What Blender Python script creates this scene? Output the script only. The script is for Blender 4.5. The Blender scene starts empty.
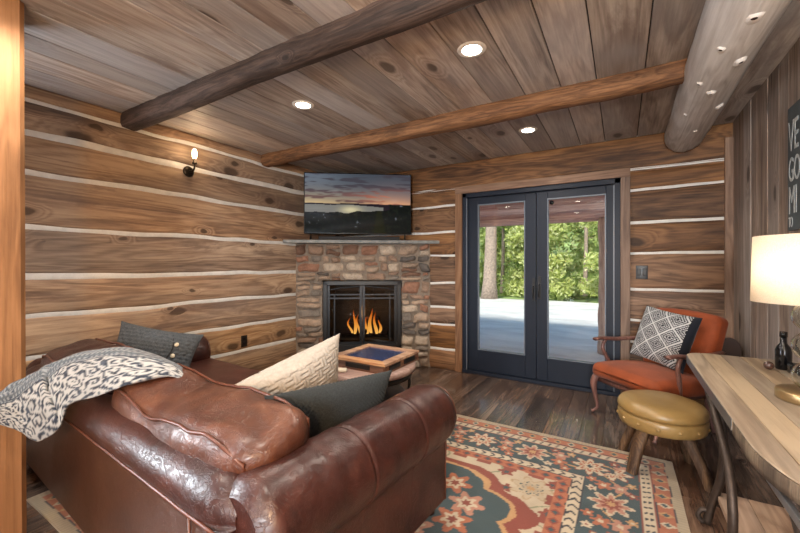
import bpy, math, random
import numpy as np
from mathutils import Vector, Matrix, noise as mnoise

random.seed(7)
RNG = np.random.default_rng(11)
SC = bpy.context.scene
COL = SC.collection
PI = math.pi

# ------------------------------------------------------------------ camera, world, sun, exposure
cam_data = bpy.data.cameras.new('camera')
cam = bpy.data.objects.new('camera', cam_data)
COL.objects.link(cam)
cam.location = (0, 0, 1.25)
cam.rotation_euler = (math.radians(90), 0, math.radians(30.83))
cam_data.sensor_width = 36.0
cam_data.lens = 36.0 * 372.0 / 800.0
cam_data.shift_y = -2.5 / 800.0
cam_data.clip_start = 0.02
SC.camera = cam
SC.view_settings.view_transform = 'Standard'
SC.view_settings.look = 'None'
SC.view_settings.exposure = 1.1
SC.view_settings.gamma = 1.0
SC.view_settings.use_curve_mapping = False
SC.cycles.use_denoising = True
SC.cycles.max_bounces = 8
SC.cycles.transparent_max_bounces = 12
SC.cycles.sample_clamp_indirect = 6.0
SC.cycles.caustics_reflective = False
SC.cycles.caustics_refractive = False

world = bpy.data.worlds.new('sky')
SC.world = world
world.use_nodes = True
wn = world.node_tree
wn.nodes.clear()
w_out = wn.nodes.new('ShaderNodeOutputWorld')
w_bg = wn.nodes.new('ShaderNodeBackground')
w_sky = wn.nodes.new('ShaderNodeTexSky')
w_sky.sky_type = 'HOSEK_WILKIE'
w_sky.turbidity = 4.0
w_sky.ground_albedo = 0.7
w_sky.sun_direction = Vector((0.3, -0.7, 0.65)).normalized()
w_bg.inputs['Strength'].default_value = 2.5
wn.links.new(w_sky.outputs[0], w_bg.inputs[0])
wn.links.new(w_bg.outputs[0], w_out.inputs[0])

# hazy sun, high and from over the house roof, towards the trees
sun_d = bpy.data.lights.new('sun', 'SUN')
sun_d.energy = 3.0
sun_d.angle = math.radians(12)
sun_d.color = (1.0, 0.95, 0.86)
sun = bpy.data.objects.new('sun', sun_d)
COL.objects.link(sun)
sun.rotation_euler = (math.radians(52), math.radians(6), math.radians(-10))

# fill lights added as daylight outside two added, unseen windows behind the camera
for d_loc, d_rot, d_w, d_h, d_e in (((0.22, -2.82, 1.5), (112, 0, 0), 1.0, 1.3, 165), ((-3.56, -0.4, 1.5), (114, 0, -90), 1.2, 1.3, 140)):
    day_d = bpy.data.lights.new('added_fill_light', 'AREA')
    day_d.shape = 'RECTANGLE'
    day_d.size = d_w
    day_d.size_y = d_h
    day_d.energy = d_e
    day_d.color = (0.88, 0.94, 1.0)
    day = bpy.data.objects.new('added_fill_light', day_d)
    COL.objects.link(day)
    day.location = d_loc
    day.rotation_euler = tuple(math.radians(a_) for a_ in d_rot)


# ------------------------------------------------------------------ helpers
def lin(c):
    c = c / 255.0
    return c / 12.92 if c <= 0.04045 else ((c + 0.055) / 1.055) ** 2.4


def rgb(r, g, b):
    return (lin(r), lin(g), lin(b), 1.0)


def nz(x, y=0.0, z=0.0):
    return mnoise.noise(Vector((x, y, z)))


class MB:
    """collects geometry for one mesh object"""

    def __init__(self):
        self.v, self.f, self.mi, self.rnd, self.col = [], [], [], [], []
        self.smooth = []

    def add(self, verts, faces, mi=0, rnd=0.0, smooth=True, col=None):
        b = len(self.v)
        self.v.extend([tuple(p) for p in verts])
        for f in faces:
            self.f.append(tuple(i + b for i in f))
            self.mi.append(mi)
            self.rnd.append(rnd)
            self.smooth.append(smooth)
        if col is not None:
            self.col.extend(col)
        elif self.col:
            self.col.extend([(1, 1, 1)] * len(verts))
        return self

    def box(self, x0, x1, y0, y1, z0, z1, mi=0, rnd=None):
        if rnd is None:
            rnd = random.random()
        v = [(x, y, z) for x in (x0, x1) for y in (y0, y1) for z in (z0, z1)]
        f = [(0, 1, 3, 2), (4, 6, 7, 5), (0, 4, 5, 1), (2, 3, 7, 6), (0, 2, 6, 4), (1, 5, 7, 3)]
        return self.add(v, f, mi, rnd, False)

    def rbox(self, sx, sy, sz, r=0.03, n=6, k=4, fn=None, mi=0, rnd=0.0, M=None):
        h = (sx / 2, sy / 2, sz / 2)
        r = min(r, min(h) * 0.98)

        def samp(a):
            return np.concatenate([np.linspace(-a, -a + r, k + 1)[:-1], np.linspace(-a + r, a - r, n + 1),
                                   np.linspace(a - r, a, k + 1)[1:]])
        S = [samp(a) for a in h]
        vid, verts, faces = {}, [], []
        L = [len(s) - 1 for s in S]

        def vert(i, j, l):
            key = (i, j, l)
            if key not in vid:
                p = np.array([S[0][i], S[1][j], S[2][l]])
                q = np.array([min(max(p[a], -(h[a] - r)), h[a] - r) for a in range(3)])
                d = p - q
                m = np.linalg.norm(d)
                if m > 1e-9:
                    p = q + d / m * r
                vid[key] = len(verts)
                verts.append(p)
            return vid[key]
        for l, fl in ((0, 1), (L[2], 0)):
            for i in range(L[0]):
                for j in range(L[1]):
                    q = [vert(i, j, l), vert(i + 1, j, l), vert(i + 1, j + 1, l), vert(i, j + 1, l)]
                    faces.append(q[::-1] if fl else q)
        for j, fl in ((0, 0), (L[1], 1)):
            for i in range(L[0]):
                for l in range(L[2]):
                    q = [vert(i, j, l), vert(i + 1, j, l), vert(i + 1, j, l + 1), vert(i, j, l + 1)]
                    faces.append(q[::-1] if fl else q)
        for i, fl in ((0, 1), (L[0], 0)):
            for j in range(L[1]):
                for l in range(L[2]):
                    q = [vert(i, j, l), vert(i, j + 1, l), vert(i, j + 1, l + 1), vert(i, j, l + 1)]
                    faces.append(q[::-1] if fl else q)
        P = np.array(verts)
        if fn is not None:
            P = fn(P)
        if M is not None:
            P = np.array([M @ Vector(p) for p in P])
        return self.add(P, faces, mi, rnd, True)

    def grid(self, P, mi=0, rnd=0.0, smooth=True, col=None, wrap_u=False, flip=False):
        """P[i][j] -> point"""
        n, m = len(P), len(P[0])
        v = [p for row in P for p in row]
        f = []
        for i in range(n if wrap_u else n - 1):
            for j in range(m - 1):
                a, b = i * m + j, ((i + 1) % n) * m + j
                q = (a, b, b + 1, a + 1)
                f.append(q[::-1] if flip else q)
        return self.add(v, f, mi, rnd, smooth, col)

    def tube(self, pts, rad, seg=10, mi=0, rnd=0.0, caps=True, squash=None, closed=False):
        pts = [Vector(p) for p in pts]
        n = len(pts)
        if not hasattr(rad, '__len__'):
            rad = [rad] * n
        rings = []
        up = None
        for i in range(n):
            if closed:
                t = (pts[(i + 1) % n] - pts[i - 1]).normalized()
            else:
                t = (pts[min(i + 1, n - 1)] - pts[max(i - 1, 0)]).normalized()
            if up is None:
                up = Vector((0, 0, 1)) if abs(t.z) < 0.9 else Vector((0, 1, 0))
            s = t.cross(up).normalized()
            up = s.cross(t).normalized()
            sq = squash or (1, 1)
            rings.append([pts[i] + s * math.cos(2 * PI * k / seg) * rad[i] * sq[0] + up * math.sin(2 * PI * k / seg) * rad[i] * sq[1]
                          for k in range(seg)])
        v = [p for r_ in rings for p in r_]
        f = []
        for i in range(n if closed else n - 1):
            for k in range(seg):
                a, b = i * seg + k, i * seg + (k + 1) % seg
                c, d = ((i + 1) % n) * seg + (k + 1) % seg, ((i + 1) % n) * seg + k
                f.append((a, d, c, b))
        if caps and not closed:
            f.append(tuple(range(seg)))
            f.append(tuple(range((n - 1) * seg, n * seg))[::-1])
        return self.add(v, f, mi, rnd, True)

    def lathe(self, prof, cx=0, cy=0, seg=32, mi=0, rnd=0.0, smooth=True):
        v, f = [], []
        m = len(prof)
        for k in range(seg):
            a = 2 * PI * k / seg
            for (r, z) in prof:
                v.append((cx + r * math.cos(a), cy + r * math.sin(a), z))
        for k in range(seg):
            for j in range(m - 1):
                a, b = k * m + j, ((k + 1) % seg) * m + j
                f.append((a, b, b + 1, a + 1))
        return self.add(v, f, mi, rnd, smooth)

    def prism(self, outline, z0, z1, mi=0, rnd=0.0):
        """outline: list of (x, y), extruded along z"""
        n = len(outline)
        v = [(x, y, z0) for x, y in outline] + [(x, y, z1) for x, y in outline]
        f = [tuple(range(n))[::-1], tuple(range(n, 2 * n))]
        for i in range(n):
            j = (i + 1) % n
            f.append((i, j, n + j, n + i))
        return self.add(v, f, mi, rnd, False)

    def xf(self, M):
        self.v = [tuple(M @ Vector(p)) for p in self.v]
        return self

    def build(self, name, mats, parent=None, loc=None, world=False, bevel=0.0, subsurf=0, solid=0.0, kind=None):
        me = bpy.data.meshes.new(name)
        off = Vector(loc) if loc is not None else Vector((0, 0, 0))
        me.from_pydata([tuple(Vector(p) - off) for p in self.v], [], self.f)
        if not isinstance(mats, (list, tuple)):
            mats = [mats]
        for m in mats:
            me.materials.append(m)
        me.polygons.foreach_set('material_index', self.mi)
        me.polygons.foreach_set('use_smooth', self.smooth)
        at = me.attributes.new('rnd', 'FLOAT', 'FACE')
        at.data.foreach_set('value', np.array(self.rnd, dtype=np.float32))
        if self.col:
            ca = me.attributes.new('Col', 'FLOAT_COLOR', 'POINT')
            c = np.ones((len(self.v), 4), dtype=np.float32)
            c[:, :3] = np.array(self.col)
            ca.data.foreach_set('color', c.ravel())
        me.validate(clean_customdata=False)
        me.update()
        o = bpy.data.objects.new(name, me)
        o.location = off
        COL.objects.link(o)
        if parent is not None:
            o.parent = parent
            if world:
                o.matrix_parent_inverse = parent.matrix_basis.inverted()
        if bevel:
            b = o.modifiers.new('bevel', 'BEVEL')
            b.width = bevel
            b.segments = 2
            b.limit_method = 'ANGLE'
            b.angle_limit = math.radians(40)
        if solid:
            s = o.modifiers.new('solid', 'SOLIDIFY')
            s.thickness = solid
            s.offset = 0
        if subsurf:
            s = o.modifiers.new('sub', 'SUBSURF')
            s.levels = s.render_levels = subsurf
        if kind:
            o['kind'] = kind
        return o


def thing(name, label, cat, loc=(0, 0, 0), rz=0.0, group=None):
    o = bpy.data.objects.new(name, None)
    COL.objects.link(o)
    o.location = loc
    o.rotation_euler = (0, 0, rz)
    o.empty_display_size = 0.1
    o['label'] = label
    o['category'] = cat
    if group:
        o['group'] = group
    return o


def tag(o, label, cat, group=None, kind=None):
    o['label'] = label
    o['category'] = cat
    if group:
        o['group'] = group
    if kind:
        o['kind'] = kind
    return o


def smooth_path(pts, n=24):
    """Catmull-Rom through control points"""
    P = [np.array(p, float) for p in pts]
    P = [2 * P[0] - P[1]] + P + [2 * P[-1] - P[-2]]
    out = []
    segs = len(P) - 3
    for i in range(n + 1):
        t = i / n * segs
        k = min(int(t), segs - 1)
        u = t - k
        a, b, c, d = P[k:k + 4]
        out.append(0.5 * ((2 * b) + (c - a) * u + (2 * a - 5 * b + 4 * c - d) * u * u + (3 * b - a - 3 * c + d) * u ** 3))
    return out


# ------------------------------------------------------------------ materials
class NT:
    def __init__(self, name):
        self.m = bpy.data.materials.new(name)
        self.m.use_nodes = True
        self.t = self.m.node_tree
        self.t.nodes.clear()
        self.out = self.n('ShaderNodeOutputMaterial')

    def n(self, typ, **kw):
        nd = self.t.nodes.new(typ)
        for k, v in kw.items():
            if k.startswith('i_'):
                key = k[2:].replace('_', ' ')
                nd.inputs[key].default_value = v
            else:
                setattr(nd, k, v)
        return nd

    def l(self, a, b):
        self.t.links.new(a, b)

    def math(self, op, a, b=None, c=None):
        nd = self.n('ShaderNodeMath', operation=op)
        for i, x in enumerate((a, b, c)):
            if x is None:
                continue
            if isinstance(x, (int, float)):
                nd.inputs[i].default_value = x
            else:
                self.l(x, nd.inputs[i])
        return nd.outputs[0]

    def vmul(self, a, vec):
        nd = self.n('ShaderNodeVectorMath', operation='MULTIPLY')
        self.l(a, nd.inputs[0])
        nd.inputs[1].default_value = vec
        return nd.outputs[0]

    def vadd(self, a, b):
        nd = self.n('ShaderNodeVectorMath', operation='ADD')
        self.l(a, nd.inputs[0])
        self.l(b, nd.inputs[1])
        return nd.outputs[0]

    def noise(self, vec, scale=1.0, detail=4.0, rough=0.55, dist=0.0, out=0):
        nd = self.n('ShaderNodeTexNoise')
        nd.inputs['Scale'].default_value = scale
        nd.inputs['Detail'].default_value = detail
        nd.inputs['Roughness'].default_value = rough
        nd.inputs['Distortion'].default_value = dist
        if vec is not None:
            self.l(vec, nd.inputs['Vector'])
        return nd.outputs[out]

    def ramp(self, fac, stops, interp='LINEAR'):
        nd = self.n('ShaderNodeValToRGB')
        cr = nd.color_ramp
        cr.interpolation = interp
        while len(cr.elements) > 1:
            cr.elements.remove(cr.elements[-1])
        cr.elements[0].position, cr.elements[0].color = stops[0]
        for p, c in stops[1:]:
            e = cr.elements.new(p)
            e.color = c
        self.l(fac, nd.inputs[0])
        return nd.outputs[0]

    def mix(self, fac, a, b, mode='MIX'):
        nd = self.n('ShaderNodeMix', data_type='RGBA', blend_type=mode)
        for i, x in ((0, fac), (6, a), (7, b)):
            if isinstance(x, (int, float)):
                nd.inputs[i].default_value = x
            elif isinstance(x, tuple):
                nd.inputs[i].default_value = x
            else:
                self.l(x, nd.inputs[i])
        return nd.outputs[2]

    def obj(self):
        return self.n('ShaderNodeTexCoord').outputs['Object']

    def attr(self, name, which='Fac'):
        return self.n('ShaderNodeAttribute', attribute_name=name).outputs[which]

    def bump(self, h, strength=0.3, dist=0.01):
        nd = self.n('ShaderNodeBump')
        nd.inputs['Strength'].default_value = strength
        nd.inputs['Distance'].default_value = dist
        self.l(h, nd.inputs['Height'])
        return nd.outputs[0]

    def bsdf(self, color=None, rough=0.5, metal=0.0, normal=None, coat=0.0, spec=0.5, sheen=0.0, coat_rough=0.1):
        b = self.n('ShaderNodeBsdfPrincipled')
        for key, x in (('Base Color', color), ('Roughness', rough), ('Metallic', metal), ('Normal', normal)):
            if x is None:
                continue
            if isinstance(x, (int, float, tuple)):
                b.inputs[key].default_value = x
            else:
                self.l(x, b.inputs[key])
        b.inputs['Coat Weight'].default_value = coat
        b.inputs['Coat Roughness'].default_value = coat_rough
        b.inputs['Specular IOR Level'].default_value = spec
        b.inputs['Sheen Weight'].default_value = sheen
        self.l(b.outputs[0], self.out.inputs[0])
        return b


def wood(name, dark, mid, light, stain, axis='X', rough=0.6, bump=0.25, knots=0.55, tint=0.35, stain_amt=0.5, freq=1.0, grey=None, grey_amt=0.8, spec=0.3, coat=0.0, sat=0.82, flat=None):
    """boards with running grain, knots, stains; axis = direction the grain runs"""
    t = NT(name)
    rnd = t.attr('rnd')
    cmb = t.n('ShaderNodeCombineXYZ')
    t.l(t.math('MULTIPLY', rnd, 37.0), cmb.inputs[0])
    t.l(t.math('MULTIPLY', rnd, 91.0), cmb.inputs[1])
    t.l(t.math('MULTIPLY', rnd, 53.0), cmb.inputs[2])
    P = t.vadd(t.obj(), cmb.outputs[0])
    ai = 'XYZ'.index(axis)

    def sc(al, cr):
        s = [cr * freq] * 3
        s[ai] = al * freq
        return tuple(s)
    wob = t.noise(P, 7.0, 2.0, 0.5, out=1)
    wobv = t.n('ShaderNodeVectorMath', operation='MULTIPLY_ADD')
    t.l(wob, wobv.inputs[0])
    wobv.inputs[1].default_value = (0.05, 0.05, 0.05)
    t.l(P, wobv.inputs[2])
    PW = wobv.outputs[0]
    # knots: sparse cells stretched a little along the grain
    vor = t.n('ShaderNodeTexVoronoi', feature='F1')
    vor.inputs['Scale'].default_value = 1.0
    ks = sc(1.7, 3.4)
    if flat:
        # knots as seen on the face of a board: a two-dimensional pattern
        vor.voronoi_dimensions = '2D'
        sxyz = t.n('ShaderNodeSeparateXYZ')
        t.l(t.vmul(PW, ks), sxyz.inputs[0])
        cxy = t.n('ShaderNodeCombineXYZ')
        for q_, a_ in enumerate([k_ for k_ in range(3) if k_ != 'XYZ'.index(flat)]):
            t.l(sxyz.outputs[a_], cxy.inputs[q_])
        t.l(cxy.outputs[0], vor.inputs['Vector'])
    else:
        t.l(t.vmul(PW, ks), vor.inputs['Vector'])
    sep = t.n('ShaderNodeSeparateColor')
    t.l(vor.outputs['Color'], sep.inputs[0])
    pick = t.math('GREATER_THAN', sep.outputs[0], 1.0 - knots)
    kd = t.math('DIVIDE', vor.outputs['Distance'], t.math('MULTIPLY_ADD', sep.outputs[1], 0.9, 0.45))
    halo = t.n('ShaderNodeMapRange', interpolation_type='SMOOTHSTEP')
    t.l(kd, halo.inputs[0])
    halo.inputs[1].default_value = 0.03
    halo.inputs[2].default_value = 0.36
    halo.inputs[3].default_value = 1.0
    halo.inputs[4].default_value = 0.0
    halo_f = t.math('MULTIPLY', halo.outputs[0], pick)
    core = t.n('ShaderNodeMapRange', interpolation_type='SMOOTHSTEP')
    t.l(kd, core.inputs[0])
    core.inputs[1].default_value = 0.07
    core.inputs[2].default_value = 0.13
    core.inputs[3].default_value = 1.0
    core.inputs[4].default_value = 0.0
    core_f = t.math('MULTIPLY', core.outputs[0], pick)
    # grain
    n1 = t.noise(t.vmul(P, sc(0.45, 5.0)), 1.0, 3.0, 0.5, 0.4)
    n1 = t.math('ADD', n1, t.math('MULTIPLY', halo_f, 0.25))
    rings = t.math('MULTIPLY_ADD', t.math('SINE', t.math('MULTIPLY', n1, 75.0)), 0.5, 0.5)
    fine = t.noise(t.vmul(P, sc(3.0, 95.0)), 1.0, 4.0, 0.7)
    mott = t.noise(t.vmul(P, sc(2.5, 14.0)), 1.0, 6.0, 0.7)
    fac = t.math('MULTIPLY', n1, 0.44)
    fac = t.math('ADD', fac, t.math('MULTIPLY', rings, 0.09))
    fac = t.math('ADD', fac, t.math('MULTIPLY', fine, 0.27))
    fac = t.math('ADD', fac, t.math('MULTIPLY', mott, 0.22))
    col = t.ramp(fac, [(0.33, dark), (0.47, mid), (0.62, light)])
    # broad stains
    st = t.noise(t.vmul(P, sc(0.8, 4.2)), 1.0, 6.0, 0.68, 0.6)
    sm = t.n('ShaderNodeMapRange', interpolation_type='SMOOTHSTEP')
    t.l(st, sm.inputs[0])
    sm.inputs[1].default_value = 0.50
    sm.inputs[2].default_value = 0.66
    col = t.mix(t.math('MULTIPLY', sm.outputs[0], stain_amt), col, stain)
    # dark mineral streaks and checks
    sk = t.noise(t.vmul(P, sc(0.7, 30.0)), 1.0, 3.0, 0.6)
    skm = t.n('ShaderNodeMapRange', interpolation_type='SMOOTHSTEP')
    t.l(sk, skm.inputs[0])
    skm.inputs[1].default_value = 0.62
    skm.inputs[2].default_value = 0.74
    col = t.mix(t.math('MULTIPLY', skm.outputs[0], 0.38), col, dark)
    if grey is not None:
        g1 = t.noise(t.vmul(P, sc(0.5, 1.6)), 1.0, 3.0, 0.6, 0.3)
        gm = t.n('ShaderNodeMapRange', interpolation_type='SMOOTHSTEP')
        t.l(g1, gm.inputs[0])
        gm.inputs[1].default_value = 0.40
        gm.inputs[2].default_value = 0.60
        shade = t.mix(0.55, col, grey)
        col = t.mix(t.math('MULTIPLY', gm.outputs[0], grey_amt), col, shade)
    col = t.mix(t.math('MULTIPLY', halo_f, 0.5), col, stain)
    col = t.mix(t.math('MULTIPLY', core_f, 0.72), col, tuple([c * 0.4 for c in dark[:3]] + [1]))
    wnz = t.n('ShaderNodeTexWhiteNoise', noise_dimensions='1D')
    t.l(rnd, wnz.inputs['W'])
    hsv = t.n('ShaderNodeHueSaturation')
    t.l(t.math('MULTIPLY_ADD', wnz.outputs[0], tint, 1.0 - tint * 0.5), hsv.inputs['Value'])
    sepw = t.n('ShaderNodeSeparateColor')
    t.l(wnz.outputs[1], sepw.inputs[0])
    t.l(t.math('MULTIPLY_ADD', sepw.outputs[1], 0.4, sat - 0.2), hsv.inputs['Saturation'])
    t.l(col, hsv.inputs['Color'])
    bh = t.math('ADD', t.math('MULTIPLY', fac, 1.0), t.math('MULTIPLY', core_f, -0.3))
    bh = t.math('ADD', bh, t.math('MULTIPLY', skm.outputs[0], -0.25))
    bn = t.bump(bh, bump, 0.014)
    t.bsdf(hsv.outputs[0], rough, 0, bn, spec=spec, coat=coat)
    return t.m


def plain(name, c, rough=0.5, metal=0.0, vary=0.15, scale=20.0, bump=0.1, spec=0.5, coat=0.0, sheen=0.0, bump_scale=None, coat_rough=0.1):
    t = NT(name)
    P = t.obj()
    n = t.noise(P, scale, 4.0, 0.6)
    d = tuple([x * (1 - vary) for x in c[:3]] + [1])
    e = tuple([min(1, x * (1 + vary)) for x in c[:3]] + [1])
    col = t.ramp(n, [(0.3, d), (0.7, e)])
    nb = t.noise(P, bump_scale or scale * 4, 3.0, 0.6)
    t.bsdf(col, rough, metal, t.bump(nb, bump, 0.004) if bump else None, coat, spec, sheen, coat_rough)
    return t.m


def colour_attr(name, rough=0.9, bump=0.15, bscale=400.0, fade=0.12, sheen=0.2, spec=0.2):
    t = NT(name)
    P = t.obj()
    c = t.attr('Col', 'Color')
    f = t.noise(P, 9.0, 5.0, 0.65)
    k = t.math('MULTIPLY_ADD', f, fade * 2, 1 - fade)
    mul = t.n('ShaderNodeMix', data_type='RGBA', blend_type='MULTIPLY')
    mul.inputs[0].default_value = 1.0
    t.l(c, mul.inputs[6])
    cc = t.n('ShaderNodeCombineColor')
    for i in range(3):
        t.l(k, cc.inputs[i])
    t.l(cc.outputs[0], mul.inputs[7])
    t.bsdf(mul.outputs[2], rough, 0, t.bump(t.noise(P, bscale, 2.0), bump, 0.004), spec=spec, sheen=sheen)
    return t.m


def emit(name, c, strength):
    t = NT(name)
    e = t.n('ShaderNodeEmission')
    e.inputs[0].default_value = c
    e.inputs[1].default_value = strength
    t.l(e.outputs[0], t.out.inputs[0])
    return t.m


def leather(name, dark, mid, light, rough=0.34, wr=0.35, scale=7.0, patina=0.6):
    t = NT(name)
    P = t.obj()
    n = t.noise(P, scale, 6.0, 0.62, 0.8)
    n2 = t.noise(P, scale * 4.5, 4.0, 0.6, 1.5)
    f = t.math('ADD', t.math('MULTIPLY', n, 0.75), t.math('MULTIPLY', n2, 0.25))
    col = t.ramp(f, [(0.30, dark), (0.5, mid), (0.78, light)])
    vor = t.n('ShaderNodeTexVoronoi', feature='DISTANCE_TO_EDGE')
    vor.inputs['Scale'].default_value = 330.0
    t.l(P, vor.inputs['Vector'])
    wr1 = t.noise(t.vmul(P, (1.0, 1.0, 1.0)), 16.0, 5.0, 0.6, 2.2)
    crease = t.math('ABSOLUTE', t.math('SUBTRACT', wr1, 0.5))
    cm = t.n('ShaderNodeMapRange')
    t.l(crease, cm.inputs[0])
    cm.inputs[1].default_value = 0.0
    cm.inputs[2].default_value = 0.05
    h = t.math('ADD', t.math('MULTIPLY', vor.outputs[0], 0.06), t.math('MULTIPLY', cm.outputs[0], 0.55))
    h = t.math('ADD', h, t.math('MULTIPLY', wr1, 0.5))
    rg = t.math('MULTIPLY_ADD', n2, 0.14, rough - 0.07)
    t.bsdf(col, rg, 0, t.bump(h, wr, 0.006), coat=0.1, spec=0.42, coat_rough=0.3)
    return t.m


# colours
M = {}
M['left_boards'] = wood('left_wall_boards', rgb(74, 50, 36), rgb(148, 113, 81), rgb(192, 158, 120), rgb(100, 70, 54), 'Y', 0.62, 0.35, knots=0.5, stain_amt=0.7, tint=0.36, grey=rgb(100, 92, 88), grey_amt=0.7, sat=0.86, flat='X')
M['back_boards'] = wood('back_wall_boards', rgb(42, 27, 19), rgb(102, 71, 46), rgb(144, 105, 70), rgb(56, 38, 28), 'X', 0.6, 0.4, knots=0.45, stain_amt=0.75, tint=0.4, sat=0.9, flat='Y')
M['right_boards'] = wood('right_wall_boards', rgb(80, 63, 54), rgb(142, 120, 104), rgb(178, 158, 142), rgb(104, 82, 70), 'Z', 0.65, 0.4, knots=0.25, stain_amt=0.5, tint=0.3, grey=rgb(140, 132, 130), sat=0.75, flat='X')
M['ceil'] = wood('ceiling_boards', rgb(84, 66, 56), rgb(150, 130, 114), rgb(188, 172, 156), rgb(106, 78, 64), 'Y', 0.5, 0.3, knots=0.4, stain_amt=0.65, tint=0.5, grey=rgb(156, 155, 158), grey_amt=1.0, sat=0.68, spec=0.4, flat='Z')
M['floor'] = wood('floor_boards', rgb(38, 26, 20), rgb(80, 57, 43), rgb(118, 90, 70), rgb(52, 37, 30), 'Y', 0.25, 0.5, knots=0.2, stain_amt=0.6, tint=0.5, spec=0.6, freq=1.3, coat=0.4, sat=0.75, flat='Z')
M['beam'] = wood('beam_wood', rgb(46, 30, 20), rgb(98, 66, 42), rgb(140, 100, 66), rgb(58, 38, 26), 'X', 0.7, 0.8, knots=0.35, stain_amt=0.6, tint=0.1, freq=1.6)
M['beam_dark'] = wood('dark_beam_wood', rgb(30, 20, 15), rgb(62, 42, 31), rgb(92, 64, 48), rgb(40, 26, 20), 'X', 0.7, 0.8, knots=0.35, stain_amt=0.6, tint=0.1, freq=1.6)
M['casing'] = wood('casing_wood', rgb(80, 54, 36), rgb(122, 86, 58), rgb(150, 112, 80), rgb(92, 62, 42), 'Z', 0.6, 0.25, knots=0.25, stain_amt=0.3, tint=0.2)
M['casing_h'] = wood('casing_head_wood', rgb(80, 54, 36), rgb(122, 86, 58), rgb(150, 112, 80), rgb(92, 62, 42), 'X', 0.6, 0.25, knots=0.25, stain_amt=0.3, tint=0.2)
M['post'] = wood('post_wood', rgb(104, 70, 42), rgb(138, 97, 62), rgb(160, 116, 78), rgb(124, 84, 52), 'Z', 0.65, 0.35, knots=0.15, stain_amt=0.35, tint=0.05, freq=0.8)
M['log'] = wood('peeled_log', rgb(146, 136, 130), rgb(184, 179, 176), rgb(210, 207, 205), rgb(150, 136, 128), 'Y', 0.5, 0.4, knots=0.2, stain_amt=0.4, tint=0.05, sat=0.9)
M['chink'] = plain('chinking', rgb(212, 211, 208), 0.85, vary=0.1, scale=14, bump=0.3)
M['dark_gap'] = plain('dark_gap', rgb(22, 15, 11), 0.9, bump=0)
M['door_dark'] = plain('door_paint', rgb(25, 32, 45), 0.5, vary=0.08, scale=6, bump=0.03, spec=0.25)
M['bead'] = plain('glazing_bead', rgb(92, 100, 112), 0.4, vary=0.05, bump=0)
M['black_metal'] = plain('black_metal', rgb(24, 24, 26), 0.42, 0.3, vary=0.2, bump=0.08)
M['iron'] = plain('wrought_iron', rgb(66, 56, 50), 0.5, 0.6, vary=0.3, scale=30, bump=0.3)
M['steel'] = plain('steel_edge', rgb(120, 122, 126), 0.38, 0.8, vary=0.2, scale=25, bump=0.1)
M['brass'] = plain('brass', rgb(166, 142, 104), 0.33, 0.85, vary=0.12, bump=0.02)
M['bronze'] = plain('bronze', rgb(54, 46, 38), 0.35, 0.8, vary=0.2, bump=0.05)
M['outlet'] = plain('outlet_plate', rgb(30, 22, 18), 0.45, vary=0.05, bump=0)
M['switch'] = plain('switch_plate', rgb(22, 24, 30), 0.4, vary=0.05, bump=0)
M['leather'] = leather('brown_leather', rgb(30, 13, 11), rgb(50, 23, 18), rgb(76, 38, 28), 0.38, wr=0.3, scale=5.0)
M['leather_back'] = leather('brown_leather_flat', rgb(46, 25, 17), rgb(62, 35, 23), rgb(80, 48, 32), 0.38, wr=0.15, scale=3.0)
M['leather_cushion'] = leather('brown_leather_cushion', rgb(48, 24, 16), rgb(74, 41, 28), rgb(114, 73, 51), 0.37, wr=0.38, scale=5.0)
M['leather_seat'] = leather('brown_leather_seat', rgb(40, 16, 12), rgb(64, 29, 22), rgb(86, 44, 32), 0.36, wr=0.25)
M['piping'] = plain('leather_piping', rgb(84, 46, 32), 0.4, vary=0.2, bump=0.1)
M['dark_wood'] = wood('dark_leg_wood', rgb(36, 20, 14), rgb(62, 36, 24), rgb(88, 54, 36), rgb(40, 24, 16), 'Z', 0.45, 0.2, knots=0.05, tint=0.2)
M['live_edge'] = wood('live_edge_wood', rgb(44, 35, 27), rgb(74, 60, 47), rgb(104, 88, 70), rgb(50, 40, 32), 'Z', 0.6, 0.4, knots=0.0, tint=0.1, freq=2.0)
M['orange_fabric'] = plain('orange_velvet', rgb(138, 66, 34), 0.7, vary=0.25, scale=7, bump=0.15, sheen=0.1, spec=0.25, bump_scale=500)
M['chair_wood'] = wood('mahogany', rgb(70, 30, 20), rgb(108, 52, 36), rgb(138, 76, 52), rgb(78, 36, 26), 'Z', 0.35, 0.12, knots=0.0, tint=0.1, coat=0.2)
M['mustard'] = leather('mustard_leather', rgb(122, 97, 56), rgb(140, 114, 70), rgb(160, 134, 88), 0.33, wr=0.12, scale=3.0)
M['stool_wood'] = wood('rough_leg_wood', rgb(38, 26, 19), rgb(72, 52, 38), rgb(122, 94, 66), rgb(40, 27, 20), 'Z', 0.6, 0.5, knots=0.2, tint=0.2, freq=2.5)
M['table_top'] = wood('console_top', rgb(100, 82, 62), rgb(136, 116, 92), rgb(170, 150, 122), rgb(122, 100, 78), 'Y', 0.38, 0.15, knots=0.1, stain_amt=0.4, tint=0.2, spec=0.5, sat=0.8, flat='Z')
M['shelf_wood'] = wood('shelf_board', rgb(120, 88, 66), rgb(150, 116, 88), rgb(172, 138, 108), rgb(130, 96, 72), 'Y', 0.6, 0.15, knots=0.15, tint=0.1)
M['cherry'] = wood('frame_wood', rgb(112, 72, 46), rgb(164, 116, 80), rgb(196, 154, 116), rgb(124, 80, 52), 'X', 0.35, 0.12, knots=0.05, tint=0.2, freq=2.0)
M['slate'] = plain('slate', rgb(86, 88, 92), 0.5, vary=0.3, scale=12, bump=0.25)
M['mantel'] = plain('mantel_slab', rgb(120, 122, 120), 0.5, vary=0.3, scale=16, bump=0.4)
M['mortar'] = plain('mortar', rgb(128, 116, 104), 0.9, vary=0.25, scale=30, bump=0.5)
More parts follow.
